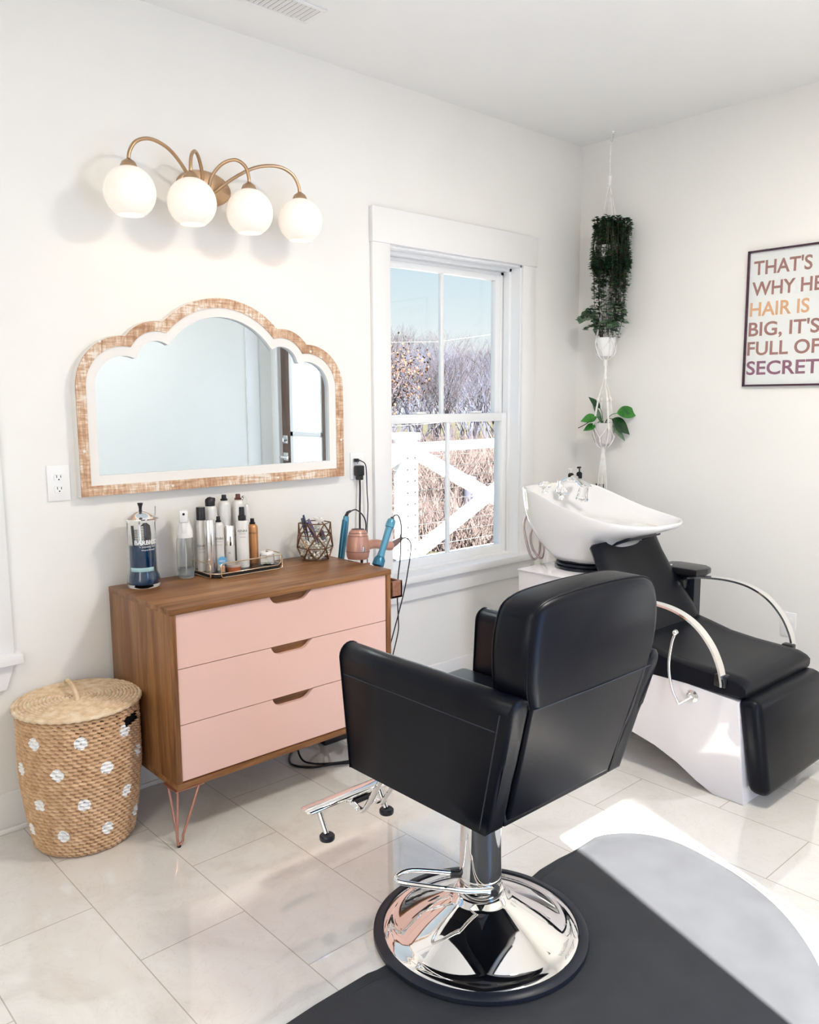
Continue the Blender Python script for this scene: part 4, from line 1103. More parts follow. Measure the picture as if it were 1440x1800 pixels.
build('drain', G().lathe([(0, .0), (.022, .0), (.024, .002), (.020, .004), (0, .003)], (BC, cy0+.02, .873), 24), M['chrome'], sh)
# rear ledge hardware
def knob(x, y, z):
    k_ = G().lathe([(.012, 0), (.016, .003), (.012, .010), (.010, .022)], (x, y, z), 20); h_ = build('tap_stem', k_, M['chrome'], sh)
    k_ = G().lathe([(.012, .018), (.025, .026), (.029, .036), (.025, .046), (.014, .053), (0, .054)], (x, y, z), 9); build('tap_knob', k_, M['crystal'], h_, smooth=0)
knob(1.500, -.545, 1.005); knob(1.500, -.635, .985)
k_ = G().lathe([(.018, 0), (.020, .004), (.016, .014), (.013, .05), (.013, .055)], (1.640, -.520, .995), 22); k_.tube(crom([(1.640, -.520, 1.035), (1.65, -.56, 1.055), (1.66, -.62, 1.050), (1.665, -.67, 1.025)], 6), [.012]*18+[.010], 14); fc = build('faucet', k_, M['chrome'], sh)
k_ = G().lathe([(.013, .0), (.020, .008), (.022, .045), (.028, .062), (.026, .066), (0, .064)], (0,0,0), 14, M=Matrix.Translation((1.545, -.720, 1.050)) @ Matrix.Rotation(math.radians(190), 4, 'X')); build('spray_head', k_, M['crystal'], sh, smooth=20)
k_ = G().tube(crom([(1.545, -.715, 1.045), (1.58, -.66, 1.062), (1.66, -.58, 1.068), (1.74, -.53, 1.060)], 6), [.012]*18+[.008], 12, flat=(1.2, .6)); build('spray_handle', k_, M['chrome'], sh)
# hose loops behind
k_ = G().tube(crom([(1.535, -.44, .93), (1.499, -.43, .86), (1.493, -.45, .78), (1.502, -.47, .715), (1.519, -.48, .70), (1.535, -.49, .73), (1.535, -.49, .80), (1.519, -.47, .86)], 8), .0055, 10)
k_.tube(crom([(1.519, -.47, .86), (1.509, -.46, .80), (1.519, -.47, .74), (1.535, -.50, .705), (1.554, -.50, .74), (1.554, -.49, .80)], 8), .0055, 10)
build('spray_hose', k_, pbr('ribbed_steel_hose', (.55,.44,.42), .3, .8).m, sh)
# neck rest
f = G().prism([(-.985, .862), (-.93, .862), (-.86, .845), (-.84, .80), (-.86, .79), (-.93, .828), (-.98, .845)], 'x', BC-.12, BC+.12, b=.006); build('neck_gasket', f, M['rubber'], sh)
# backrest: curved leather shell
def shell(profile, halfw, thick, name, cx=xm):
    rings = []
    for (y, z), hw, (ny, nz) in profile:
        r_ = []; N_ = 22
        top = []; bot = []
        for i in range(N_+1):
            u = -1+2*i/N_; e = 1-abs(u)**8; wing = .028*abs(u)**3
            top.append((cx+u*hw, y+ny*(thick*.5*e+wing), z+nz*(thick*.5*e+wing)))
            bot.append((cx+u*hw, y-ny*(thick*.5*e-wing), z-nz*(thick*.5*e-wing)))
        rings.append(top+bot[::-1])
    return build(name, G().loft(rings, cap0=True, cap1=True), M['leather'], sh, smooth=60)
# normal faces forward-up (toward -y, +z)
def nrm(a, b):
    t_ = Vector((b[0]-a[0], b[1]-a[1])).normalized(); n_ = Vector((t_.y, -t_.x))
    if n_.x > 0: n_ = -n_
    return (n_.x, n_.y)
bp = [(-.868, .826), (-.872, .815), (-.905, .75), (-.96, .665), (-1.01, .595), (-1.055, .53), (-1.085, .475), (-1.09, .45)]
hw = [.222, .240, .243, .247, .255, .262, .263, .255]
pr = []
for i, p in enumerate(bp):
    a = bp[max(0, i-1)]; b_ = bp[min(len(bp)-1, i+1)]
    pr.append((p, hw[i], nrm(b_, a)))
shell(pr, None, .055, 'backrest')
# seat
sp = [(-1.055, .448), (-1.065, .478), (-1.10, .500), (-1.16, .487), (-1.25, .466), (-1.36, .455), (-1.46, .450), (-1.53, .446), (-1.556, .437), (-1.566, .41), (-1.556, .395)]
rings = []
for i, (y, z) in enumerate(sp[:9]):
    r_ = []; N_ = 20; hwid = .266
    zb_ = .378 if i > 0 else .39
    for k_ in range(N_+1):
        u = -1+2*k_/N_
        r_.append((xm+u*hwid, y, z+.018*abs(u)**4*(1-(i/9))-.012*max(0, abs(u)-.95)/.05))
    r_ += [(xm+hwid, y, zb_+.01), (xm+hwid-.012, y, zb_), (xm-hwid+.012, y, zb_), (xm-hwid, y, zb_+.01)]
    rings.append(r_)
last = rings[-1]; rings.append([(x, y-.012, z-.012 if z > .42 else z+.008) for x, y, z in last])
build('seat', G().loft(rings, cap0=True, cap1=True), M['leather'], sh, smooth=50)
quadpad('legrest', .245, .268, .040, .385, -1.655, -1.618, -1.580, -1.535, .030, parent=sh, cx=xm)
f = G().box(xm-.16, xm+.16, -1.57, -1.545, .16, .36, .004); build('legrest_hinge', f, M['black'], sh)
# arms
for sg, x in ((-1, xa-.012), (1, xb+.030)):
    P = crom([(x, -.985, .632), (x, -1.08, .655), (x, -1.20, .664), (x, -1.30, .652), (x, -1.38, .615), (x, -1.44, .555), (x, -1.475, .49), (x, -1.49, .435), (x, -1.492, .415)], 6)
    build('armrest', G().tube(P, .0105, 4, flat=(.55, 2.6) if False else (2.4, .55)), M['chrome'], sh, smooth=30)
    f = G().box(min(x, x-sg*.035), max(x, x-sg*.035), -1.500, -1.455, .408, .452, .006); build('armrest_bracket', f, M['black'], sh); f = G()
    f.box(min(x, x-sg*.04), max(x, x-sg*.04), -1.03, -.97, .60, .64, .006); build('armrest_bracket', f, M['black'], sh)
# recline lever
x = xa-.03
f = G().tube(crom([(x, -1.312, .572), (x, -1.300, .53), (x, -1.292, .45), (x, -1.305, .37), (x, -1.335, .312)], 6), .0058, 10); f.tube([(x, -1.335, .313), (xa+.01, -1.372, .345)], .0058, 10)
lv_ = build('recline_lever', f, M['chrome'], sh)
f = G().ball((x, -1.312, .575), .0115, 16, 10); build('lever_knob', f, M['chrome_s'], lv_)
f = G().lathe([(.022, 0), (.022, .003), (.013, .006), (.012, .001), (0, .001)], n=26, M=Matrix.Translation((xa+.002, -1.372, .345)) @ Matrix.Rotation(-PI/2, 4, 'Y')); build('lever_collar', f, M['chrome_s'], lv_)
# side tray and post
f = G().prism([(1.84, -.90), (1.96, -.90), (1.985, -.94), (1.985, -1.06), (1.955, -1.095), (1.90, -1.105), (1.84, -1.09)], 'z', .662, .692, b=.008); build('side_tray', f, M['black'], sh)
f = G().prism([(1.90, -.95), (1.955, -.95), (1.955, -1.05), (1.90, -1.05)], 'z', .10, .665, b=.004); build('tray_post', f, M['rubber'], sh)

# small shelf hidden behind the bowl carrying bottles
o = thing('storage_stand', (2.26, -.17, 0), 'slim white stand in the corner behind the shampoo bowl', 'stand')
build('shelf', G().box(2.10, 2.43, -.27, -.06, .80, .82, .003), M['plastic_w'], o)
for x in (2.115, 2.415):
    for y in (-.255, -.075): build('leg', G().box(x-.01, x+.01, y-.01, y+.01, 0, .80), M['plastic_w'], o)
def pump(x, y, top, label, nozzle, whitecap=False):
    o = thing('pump_bottle', (x, y, .82), label, 'bottle'); h_ = top-.82
    build('body', G().lathe([(0, 0), (.026, 0), (.028, .004), (.028, h_-.085), (.022, h_-.070), (.012, h_-.062), (0, h_-.062)], (x, y, .82), 24), M['plastic_w'], o)
    build('collar', G().lathe([(.0145, h_-.066), (.0155, h_-.062), (.0155, h_-.035), (.008, h_-.028), (0, h_-.028)], (x, y, .82), 20), M['black'], o)
    k_ = G().tube([(x, y, .82+h_-.03), (x, y, .82+h_-.006)], .004, 8); k_.box(x-.016, x+.010, y-.006, y+.006, .82+h_-.010, .82+h_, .003)
    build('pump', k_, M['plastic_w'] if whitecap else M['black'], o)
pump(2.255, -.12, 1.050, 'bottle with black collar and white top behind the left of the shampoo bowl', 0, True)
pump(2.330, -.12, 1.052, 'bottle with black pump sticking up behind the shampoo bowl', 0)
o = thing('black_label_bottle', (2.36, -.235, .82), 'white bottle with black label just left of the hanging cords', 'bottle')
build('body', G().lathe([(0, 0), (.022, 0), (.024, .004), (.024, .135), (.016, .150), (.016, .185), (0, .186)], (2.36, -.235, .82), 22), M['plastic_w'], o)
build('label', G().lathe([(.0244, .090), (.0244, .145)], (2.36, -.235, .82), 22, cap=False), M['black'], o)

# ------------------------------------------------------------------ hanging plants
HX, HY = 2.345, -.258
hg = thing('macrame_hanger', (HX, HY, H), 'white macrame cord hanger with three tiers hanging in the room corner', 'plant hanger')
k = G().lathe([(.012, 0), (.011, -.004), (.003, -.006), (0, -.006)], (HX+.02, HY, H), 16); k.tube(crom([(HX+.02, HY, H-.004), (HX+.02, HY, H-.03), (HX+.008, HY, H-.05), (HX-.006, HY, H-.04), (HX-.006, HY, H-.03)], 6), .0022, 8)
build('ceiling_hook', k, M['chrome_s'], hg)
def strand(pts, r=.0030): 
    return G().tube(crom(pts, 6), r, 6)
c4 = [(math.cos(a), math.sin(a)) for a in (AF, AF+PI/2, AF+PI, AF-PI/2)]
build('top_loop', G().tube(crom([(HX, HY, 2.70), (HX-.004, HY, 2.60), (HX, HY, 2.54)], 4), .0045, 8).tube([(HX, HY, 2.535), (HX, HY, 2.49)], .010, 8), M['rope'], hg)
T1 = (2.50, 2.33, .070, 2.17, 2.09)   # knot, mid, radius, pot mid, pot bottom
T2 = (1.98, 1.83, .055, 1.69, 1.625)
T3 = (1.53, 1.42, .058, 1.245, 1.165)
for (zk, zmid, rr_, zp, zq) in (T1, T2, T3):
    for cx_, cy_ in c4:
        f = G()
        for s_ in (-.0035, .0035):
            f.tube(crom([(HX+s_, HY+s_, zk), (HX+cx_*rr_*.55+s_, HY+cy_*rr_*.55, zmid), (HX+cx_*rr_*.98+s_, HY+cy_*rr_*.98, zp+.03), (HX+cx_*rr_*1.02, HY+cy_*rr_*1.02, zp), (HX+cx_*rr_*.55, HY+cy_*rr_*.55, zq+.004), (HX, HY, zq-.010)], 6), .0026, 6)
        f.ball((HX+cx_*rr_*.60, HY+cy_*rr_*.60, zmid-.01), .0085, 8, 6, (1,1,1.6))
        build('cord', f, M['rope'], hg)
    # diagonal net
    f = G()
    for i in range(4):
        a, b_ = c4[i], c4[(i+1) % 4]; m_ = ((a[0]+b_[0])*.5, (a[1]+b_[1])*.5); q = 1/math.hypot(*m_)
        m_ = (m_[0]*q, m_[1]*q)
        for c_ in (a, b_):
            f.tube(crom([(HX+c_[0]*rr_*1.02, HY+c_[1]*rr_*1.02, zp+.035), (HX+(c_[0]*.55+m_[0]*.5)*rr_, HY+(c_[1]*.55+m_[1]*.5)*rr_, zp), (HX+m_[0]*rr_*.98, HY+m_[1]*rr_*.98, zp-.035), (HX+m_[0]*rr_*.5, HY+m_[1]*rr_*.5, zq), (HX, HY, zq-.01)], 5), .0022, 6)
    build('net', f, M['rope'], hg)
for (a, b_) in ((2.085, 1.98), (1.62, 1.53)):
    f = G().tube([(HX, HY, a), (HX, HY, a-.035)], .011, 8); f.tube(crom([(HX, HY, a-.03), (HX+.003, HY, (a+b_)/2), (HX, HY, b_-.01)], 4), .0065, 8); f.tube([(HX, HY, b_+.012), (HX, HY, b_-.012)], .010, 8); build('knot', f, M['rope'], hg)
f = G().tube([(HX, HY, 1.165), (HX, HY, 1.135)], .012, 8); rnd = random.Random(5)
for i in range(16):
    a = 2*PI*i/16; f.tube(crom([(HX+.006*math.cos(a), HY+.006*math.sin(a), 1.14), (HX+.016*math.cos(a), HY+.016*math.sin(a), 1.05), (HX+(.026+rnd.uniform(-.004,.008))*math.cos(a), HY+.024*math.sin(a), .95-rnd.uniform(0,.04))], 5), .0024, 5)
build('tassel', f, M['rope'], hg)

def leafmesh(g, p, d, up, L, W, fold=.15, curl=.2, n=5):
    d = d.normalized(); s_ = d.cross(up)
    if s_.length < 1e-4: s_ = d.orthogonal()
    s_.normalize(); u_ = s_.cross(d)
    vs = []; fs = []
    for i in range(n+1):
        t_ = i/n; w = W*math.sin(PI*min(1, t_*1.0)**.8)*.5 if 0 < i < n else W*.02
        c_ = p+d*L*t_-u_*(curl*L*t_*t_)
        vs += [c_-s_*w+u_*w*fold, c_, c_+s_*w+u_*w*fold]
    for i in range(n):
        a = i*3; fs += [(a, a+1, a+4, a+3), (a+1, a+2, a+5, a+4)]
    g.add(vs, fs)
# top trailing plant
pz = 2.13
o = thing('trailing_plant', (HX, HY, pz-.03), 'dense dark green plant trailing long vines from the top tier of the hanger', 'plant')
build('pot', G().lathe([(0, -.03), (.045, -.03), (.060, .0), (.066, .06), (.062, .06), (.056, .0), (0, -.02)], (HX, HY, pz), 28, cap=False), M['potw'], o)
build('soil', G().lathe([(0, .048), (.058, .046)], (HX, HY, pz), 20, cap=False), M['soil'], o)
rnd = random.Random(11); LF = G(); VN = G()
rt = Vector((.744, -.668, 0))   # roughly to the viewer's right
for i in range(120):
    a = rnd.uniform(0, 2*PI); r0 = rnd.uniform(.01, .055)
    st = Vector((HX+r0*math.cos(a), HY+r0*math.sin(a), pz+.05))
    out = rnd.uniform(.072, .094) if i % 4 else rnd.uniform(.04, .07)
    if i % 3 == 0: a = AF+rnd.uniform(-1.3, 1.3); L_ = rnd.uniform(.04, .36)*rnd.uniform(.75, 1) if i > 16 else rnd.uniform(.36, .52)
    o_ = Vector((math.cos(a), math.sin(a), 0))
    side_ = rt*.014
    if HX+o_.x*out > XC-.03: o_.x *= .5
    P = crom([st, st+o_*out*.6+Vector((0, 0, .07+rnd.uniform(0, .08)))+side_, Vector((HX, HY, pz))+o_*out+Vector((0,0,-.0))+side_, Vector((HX, HY, pz-L_*.5))+o_*(out*.95)+side_*1.2+Vector((rnd.uniform(-.012,.012),)*2+(0,)), Vector((HX, HY, pz-L_+.1))+o_*out*(.55 if L_ > .45 else .9)+side_+Vector((rnd.uniform(-.02,.02),)*2+(0,))], 6)
    VN.tube(P, .0011, 4)
    for k_ in range(1, len(P)-1):
        for s_ in range(3):
            t_ = (P[k_+1]-P[k_]); an = rnd.uniform(0, 2*PI); q = Vector((math.cos(an), math.sin(an), rnd.uniform(-.2, .5)))
            leafmesh(LF, P[k_].lerp(P[k_+1], s_/3), q, Vector((0,0,1)), rnd.uniform(.017, .024), .019, .1, .15, 3)
build('vines', VN, M['stem'], o, smooth=60)
build('leaves', LF, M['leaf_d'], o, smooth=0, fix=False)
# middle eucalyptus
pz = 1.655
o = thing('eucalyptus_plant', (HX, HY, pz-.02), 'bushy grey green plant in a small white pot on the middle tier', 'plant')
build('pot', G().lathe([(0, -.02), (.032, -.02), (.044, .0), (.050, .06), (.051, .075), (.047, .075), (.044, .04), (0, .03)], (HX, HY, pz), 28, cap=False), M['potw'], o)
build('soil', G().lathe([(0, .062), (.047, .06)], (HX, HY, pz), 20, cap=False), M['soil'], o)
LF = G(); VN = G(); rnd = random.Random(21)
for i in range(17):
    a = rnd.uniform(0, 2*PI); o_ = Vector((math.cos(a), math.sin(a), 0))
    if i < 6: o_ = (-rt).lerp(o_, .35).normalized()
    if o_.x > .3: o_.x *= .6
    ln = rnd.uniform(.06, .115) if i >= 6 else rnd.uniform(.09, .135); hh = rnd.uniform(.07, .19)
    st = Vector((HX, HY, pz+.06))+o_*.02
    P = crom([st, st+o_*ln*.5+Vector((0,0,hh)), st+o_*ln+Vector((0,0,hh*.75))], 5)
    VN.tube(P, .0015, 5)
    for k_ in range(2, len(P), 1):
        for s_ in (-1, 1):
            q = (o_.cross(Vector((0,0,1)))*s_+o_*.4+Vector((0,0,rnd.uniform(-.2,.5))))
            leafmesh(LF, P[k_], q, Vector((rnd.uniform(-.5,.5), rnd.uniform(-.5,.5), 1)), rnd.uniform(.030, .040), .029, .12, .2, 5)
build('stems', VN, M['stem'], o, smooth=60); build('leaves', LF, M['leaf_e'], o, smooth=0, fix=False)
# lower philodendron
pz = 1.185
o = thing('philodendron_plant', (HX, HY, pz-.005), 'broad leaved green plant in a ribbed grey pot on the lowest tier', 'plant')
prof = [(0, -.005), (.036, -.005), (.044, .01), (.052, .06), (.055, .105), (.051, .105), (.046, .05), (0, .04)]
f = G(); n_ = 60; vs = []
for r_, z in prof:
    for k_ in range(n_):
        a = 2*PI*k_/n_; q = r_*(1+.025*(1 if (k_ % 3) else -1)*(1 if .036 <= r_ and z < .1 else 0)); vs.append((HX+q*math.cos(a), HY+q*math.sin(a), pz+z))
f.add(vs, [(i*n_+k_, i*n_+(k_+1) % n_, (i+1)*n_+(k_+1) % n_, (i+1)*n_+k_) for i in range(len(prof)-1) for k_ in range(n_)])
build('pot', f, M['rib'], o); build('soil', G().lathe([(0, .092), (.05, .090)], (HX, HY, pz), 20, cap=False), M['soil'], o)
cen = Vector((HX, HY, pz+.09)); vw = Vector((math.cos(AF), math.sin(AF), 0)); Z = Vector((0,0,1))
specs = [(rt*.085+Z*.065, rt*.9+Z*.10, .125, .075, 'leaf_p', vw*.9+Z*.5), (rt*.055+Z*.035+vw*.01, rt*.9-Z*.55, .13, .085, 'leaf_pd', vw*.8+Z*.6), (rt*.03+Z*.0+vw*.04, rt*.75-Z*.75, .11, .03, 'leaf_e', vw+Z*.2),
         (-rt*.045+Z*.045+vw*.02, -rt*.95-Z*.12, .085, .060, 'leaf_p', vw*.8+Z*.7), (-rt*.02+Z*.09, -rt*.65+Z*.75, .085, .035, 'leaf_pd', vw+Z*.2), (Z*.01+rt*.0-vw*.02, -rt*.35+Z*.9, .13, .028, 'leaf_e', vw), (-rt*.05+Z*.005+vw*.02, -rt*.9-Z*.3, .07, .045, 'leaf_p', vw*.7+Z*.7)]
for pos, d_, L_, W_, mt, up_ in specs:
    p_ = cen+pos; lf = G()
    if (p_+d_.normalized()*L_).x > XC-.02: p_.x -= .03
    leafmesh(lf, p_, d_, up_, L_, W_, .12, .22, 10); lf.tube(crom([tuple(cen), tuple(cen.lerp(p_, .5)+Z*.02), tuple(p_)], 4), .0018, 5)
    build('leaf', lf, M[mt], o, smooth=80, fix=False)
build('stem', G().tube(crom([tuple(cen-rt*.075+Z*.02), tuple(cen-rt*.11-Z*.0), tuple(cen-rt*.135-Z*.012)], 5), .0022, 6), M['stem'], o)

# ------------------------------------------------------------------ poster
py0, py1, pz0, pz1 = -1.415, -.957, 1.468, 2.083
po = thing('framed_poster', (XC, (py0+py1)/2, pz0), 'white typographic poster in thin dark frame on the right wall', 'poster')
f = G(); w_ = .0085
f.box(XC-.018, XC, py0, py1, pz1-w_, pz1, .001); f.box(XC-.018, XC, py0, py1, pz0, pz0+w_, .001); f.box(XC-.018, XC, py0, py0+w_, pz0, pz1, .001); f.box(XC-.018, XC, py1-w_, py1, pz0, pz1, .001)
build('frame', f, M['frame_d'], po)
build('print', G().box(XC-.006, XC-.001, py0+.004, py1-.004, pz0+.004, pz1-.004), M['paper'], po, smooth=0)
build('glass', G().box(XC-.0115, XC-.0095, py0+.004, py1-.004, pz0+.004, pz1-.004), M['pane'], po, smooth=0)
lines = [("THAT'S", 1.975, 'foil', -.985, -1.245), ('WHY HER', 1.882, 'foil', -.982, -1.345), ('HAIR IS', 1.790, 'foil_o', -.976, -1.242), ("BIG, IT'S", 1.700, 'foil', -.974, -1.290), ('FULL OF', 1.612, 'foil', -.972, -1.297), ('SECRETS.', 1.523, 'foil_p', -.972, -1.362)]
for s_, z, mt, ya_, yb_ in lines:
    w0, w1 = textw(s_); sc = abs(yb_-ya_)/(w1-w0); hh = .060/.69
    f = G(); f.text(s_, lambda p, z=z, ya_=ya_, sc=sc, w0=w0: (XC-.0064-p.z, ya_-(p.x-w0)*sc, z+p.y*hh), 1, .0002, (.018), 'LEFT')
    build('lettering', f, M[mt], po, smooth=0)

# ------------------------------------------------------------------ outdoors
def gz(x, y):
    d = max(0, math.hypot(x-1, y)-5); return -.95-.030*d+.0005*d*d*(1 if d < 60 else 60/d)
def terrain():
    g = G(); N = 60; vs = []
    xs = [-60+180*i/N for i in range(N+1)]; ys = [-70+170*i/N for i in range(N+1)]
    for y in ys:
        for x in xs: vs.append((x, y, gz(x, y)))
    g.add(vs, [(j*(N+1)+i, j*(N+1)+i+1, (j+1)*(N+1)+i+1, (j+1)*(N+1)+i) for j in range(N) for i in range(N)])
    o = build('ground', g, M['lawn'], smooth=80); o['kind'] = 'structure'
terrain()
# deck outside the window
def plank(name, g, m): 
    o = build(name, g, m); o['kind'] = 'structure'; return o
plank('deck', G().box(-3.2, 6.2, .16, 2.95, -.38, -.30).box(2.61, 4.3, -4.0, .159, -.14, -.06), pbr('grey_deck_board', (.42,.41,.42), .7).m)
rl = thing('deck_railing', (3.6, 2.75, -.3), 'white deck railing with posts, cross braces and steel cables outside the window', 'railing')
RY = 2.75
MW = pbr('white_exterior_paint', (.80,.80,.80), .5).m
for x in (1.50, 3.665, 5.83):
    po_ = build('post', G().box(x-.085, x+.085, RY-.05, RY+.09, -.30, 1.06, .004), MW, rl)
    for i in range(9):
        for dx in (-.045, .045):
            b = G().lathe([(.010, 0), (.010, .006), (0, .007)], n=8, M=Matrix.Translation((x+dx, RY-.05, .06+i*.105)) @ Matrix.Rotation(PI/2, 4, 'X'))
            build('bolt_head', b, M['dark_steel'], po_)
    build('post_cap', G().box(x-.105, x+.105, RY-.07, RY+.11, 1.06, 1.125, .006), pbr('grey_cap', (.50,.54,.68), .6).m, po_)
build('top_rail', G().box(1.5, 5.83, RY-.045, RY+.045, .945, 1.03, .004), MW, rl)
build('bottom_rail', G().box(1.5, 5.83, RY-.03, RY+.03, -.12, -.03, .004), MW, rl)
for xa_, xb_ in ((1.605, 3.56), (3.77, 5.725)):
    for z0_, z1_ in ((.94, .02), (.02, .94)):
        d_ = Vector((xb_-xa_, 0, z1_-z0_)); L_ = d_.length; an = math.atan2(d_.z, d_.x)
        Mx = Matrix.Translation((xa_, RY+(.012 if z0_ > z1_ else -.012), z0_)) @ Matrix.Rotation(-an, 4, 'Y')
        build('cross_brace', G().box(0, L_, -.03, .03, -.06, .06, .003, Mx), MW, rl)
for i in range(9):
    z = .06+i*.105; build('cable', G().tube([(1.5, RY, z), (5.83, RY, z)], .003, 6), M['chrome_s'], rl)
rl2 = thing('deck_railing', (4.0, -3, -.06), 'white railing beyond the glazed door, seen only in the mirror', 'railing')
build('top_rail', G().box(4.15, 4.24, -6.2, -1.5, 1.04, 1.13, .004), MW, rl2)
for y in (-1.6, -6.1): build('post', G().box(4.12, 4.27, y-.07, y+.07, -.9, 1.16, .004), MW, rl2)
for z0_, z1_ in ((1.02, .20), (.20, 1.02)):
    d_ = Vector((0, -4.4, z1_-z0_)); L_ = d_.length
    f = G().tube([(4.2, -1.65, z0_), (4.2, -6.05, z1_)], .07, 4); build('cross_brace', f, MW, rl2, smooth=0)

def tree_mesh(rnd, Hh, spread=1.0, depth=6, thick=.12, twig=2.2):
    g = G(); tips = []
    def br(p, d, L, r, lv):
        n = 3 if lv < depth-1 else 2; pts = [p]; q = p.copy(); dd = d.copy()
        for i in range(n):
            dd = (dd+Vector((rnd.gauss(0,.10), rnd.gauss(0,.10), rnd.gauss(.03,.06)))).normalized(); q = q+dd*L/n; pts.append(q.copy())
        g.tube(pts, [r*(1-.35*i/n) for i in range(n+1)], 4 if lv < 2 else 3, caps=False)
        tips.append(q)
        if lv >= depth: return
        k = rnd.choice([2, 3, 3]) if lv > 0 else 5
        for i in range(k):
            a = rnd.uniform(0, 2*PI); sp_ = rnd.uniform(.35, .8)*spread
            o = dd.orthogonal().normalized(); o = (Matrix.Rotation(a, 3, dd) @ o)
            nd_ = (dd*math.cos(sp_)+o*math.sin(sp_)+Vector((0,0,.18))).normalized()
            s = pts[-1] if i < 2 else pts[-1].lerp(pts[max(1, len(pts)-2)], rnd.uniform(.2, 1))
            br(s.copy(), nd_, L*rnd.uniform(.62, .82), r*.58, lv+1)
    br(Vector((0,0,0)), Vector((0,0,1)), Hh*.30, thick, 0)
    return g, tips
def make_tree(i, name, label, cat, grp, barkm, Hh, spread, leaves=False, thick=.10, depth=6):
    rnd = random.Random(100+i); g, tips = tree_mesh(rnd, Hh, spread, depth, thick)
    t_ = thing(name, (0,0,0), label, cat, grp)
    build('trunk_and_branches', g, barkm, t_, smooth=0, fix=False)
    if leaves:
        lf = G()
        for tp in tips:
            for _ in range(6):
                q = tp+Vector((rnd.gauss(0,.22), rnd.gauss(0,.22), rnd.gauss(0,.22)))
                leafmesh(lf, q, Vector((rnd.gauss(0,1), rnd.gauss(0,1), rnd.gauss(-.5,1))), Vector((0,0,1)), .085, .06, .1, .1, 2)
        build('leaves', lf, M['oleaf'], t_, smooth=0, fix=False)
    return t_
TG = 'leafless trees beyond the deck'
protos = [make_tree(i, 'bare_tree', 'leafless grey tree in the wood beyond the deck', 'tree', TG, M['bark'] if i % 3 else M['bark2'], 6.2+.5*i, .75+.07*i, thick=.085) for i in range(4)]
cam0 = Vector((-1.372, -2.824, 0))
rnd = random.Random(42); n_t = 0
def place(px, dist):
    # direction for a column of the photograph
    s_ = (px-720)/1457.7; fwd = Vector((.672, .7405, 0)); rr_ = Vector((.7405, -.672, 0)); d_ = (fwd+rr_*s_)
    p = cam0+d_*dist; return p
spots = []
for row, dist in enumerate((27, 31, 36, 42, 49)):
    n_ = 7+row
    for i in range(n_):
        px = 640+270*(i+.5*(row % 2))/n_+rnd.uniform(-8, 8); spots.append((px, dist+rnd.uniform(-1.5, 1.5), row))
for i, (px, dist, row) in enumerate(spots):
    p = place(px, dist); z = gz(p.x, p.y); pr_ = protos[i % 4]
    want = (900-565-rnd.uniform(-12, 45)-190)  # px above horizon handled by scale
    hgt = 1.41+dist*(rnd.uniform(92, 140) if px < 790 else rnd.uniform(75, 112))/1457.7-z
    sc = hgt/(6.4+.5*(i % 4))
    if i < 4: o = pr_; o.location = (p.x, p.y, z); o.rotation_euler = (0,0,rnd.uniform(0,6)); o.scale = (sc,)*3
    else: dup(pr_, (p.x, p.y, z), rnd.uniform(0, 6), scale=sc)
# trees seen only in the mirror, beyond the right hand door
for i in range(26):
    a = math.radians(rnd.uniform(-64, -38)); d_ = rnd.uniform(12, 30); p = Vector((2.5+d_*math.cos(a), -2+d_*math.sin(a), 0))
    dup(protos[i % 4], (p.x, p.y, gz(p.x, p.y)), rnd.uniform(0, 6), label='leafless tree reflected in the mirror glass', scale=rnd.uniform(.9, 1.5))['group'] = 'leafless trees reflected in the mirror'
ot = make_tree(9, 'autumn_tree', 'tree with orange brown leaves at the left edge of the window view', 'tree', None, M['bark2'], 4.4, .95, True, .08, 5)
p = place(672, 25); ot.location = (p.x, p.y, gz(p.x, p.y)); ot.scale = (1.12,)*3
# brush: countless stems
g = G(); rnd = random.Random(77)
for i in range(27000):
    px = rnd.uniform(600, 960); dist = rnd.uniform(13.5, 34)**1.0; p = place(px, dist); z = gz(p.x, p.y)
    h_ = rnd.uniform(.3, 1.1)*(1 if dist < 18 else 2.0)*rnd.uniform(.4, 1.0)
    lean = Vector((rnd.gauss(0,.35), rnd.gauss(0,.35), 1))
    a = Vector((p.x, p.y, z)); b_ = a+lean*h_*.6; c_ = b_+Vector((rnd.gauss(0,.3), rnd.gauss(0,.3), .6))*h_*.5
    w = Vector((.005+.0003*dist, -.005, 0))*rnd.uniform(.6, 1.4)
    g.add([a-w, a+w, b_+w*.8, b_-w*.8, c_], [(0,1,2,3), (3,2,4)])
    for _ in range(2):
        t_ = a.lerp(b_, rnd.uniform(.4, 1)); e_ = t_+Vector((rnd.gauss(0,.35), rnd.gauss(0,.35), rnd.uniform(.1,.6)))*h_*.5; g.add([t_-w*.6, t_+w*.6, e_], [(0,1,2)])
o = build('brush_thicket', g, M['brush'], smooth=0, fix=False, origin=(12, 12, -1)); tag(o, 'dry brown brush covering the slope behind the deck railing', 'brush', kind='stuff')
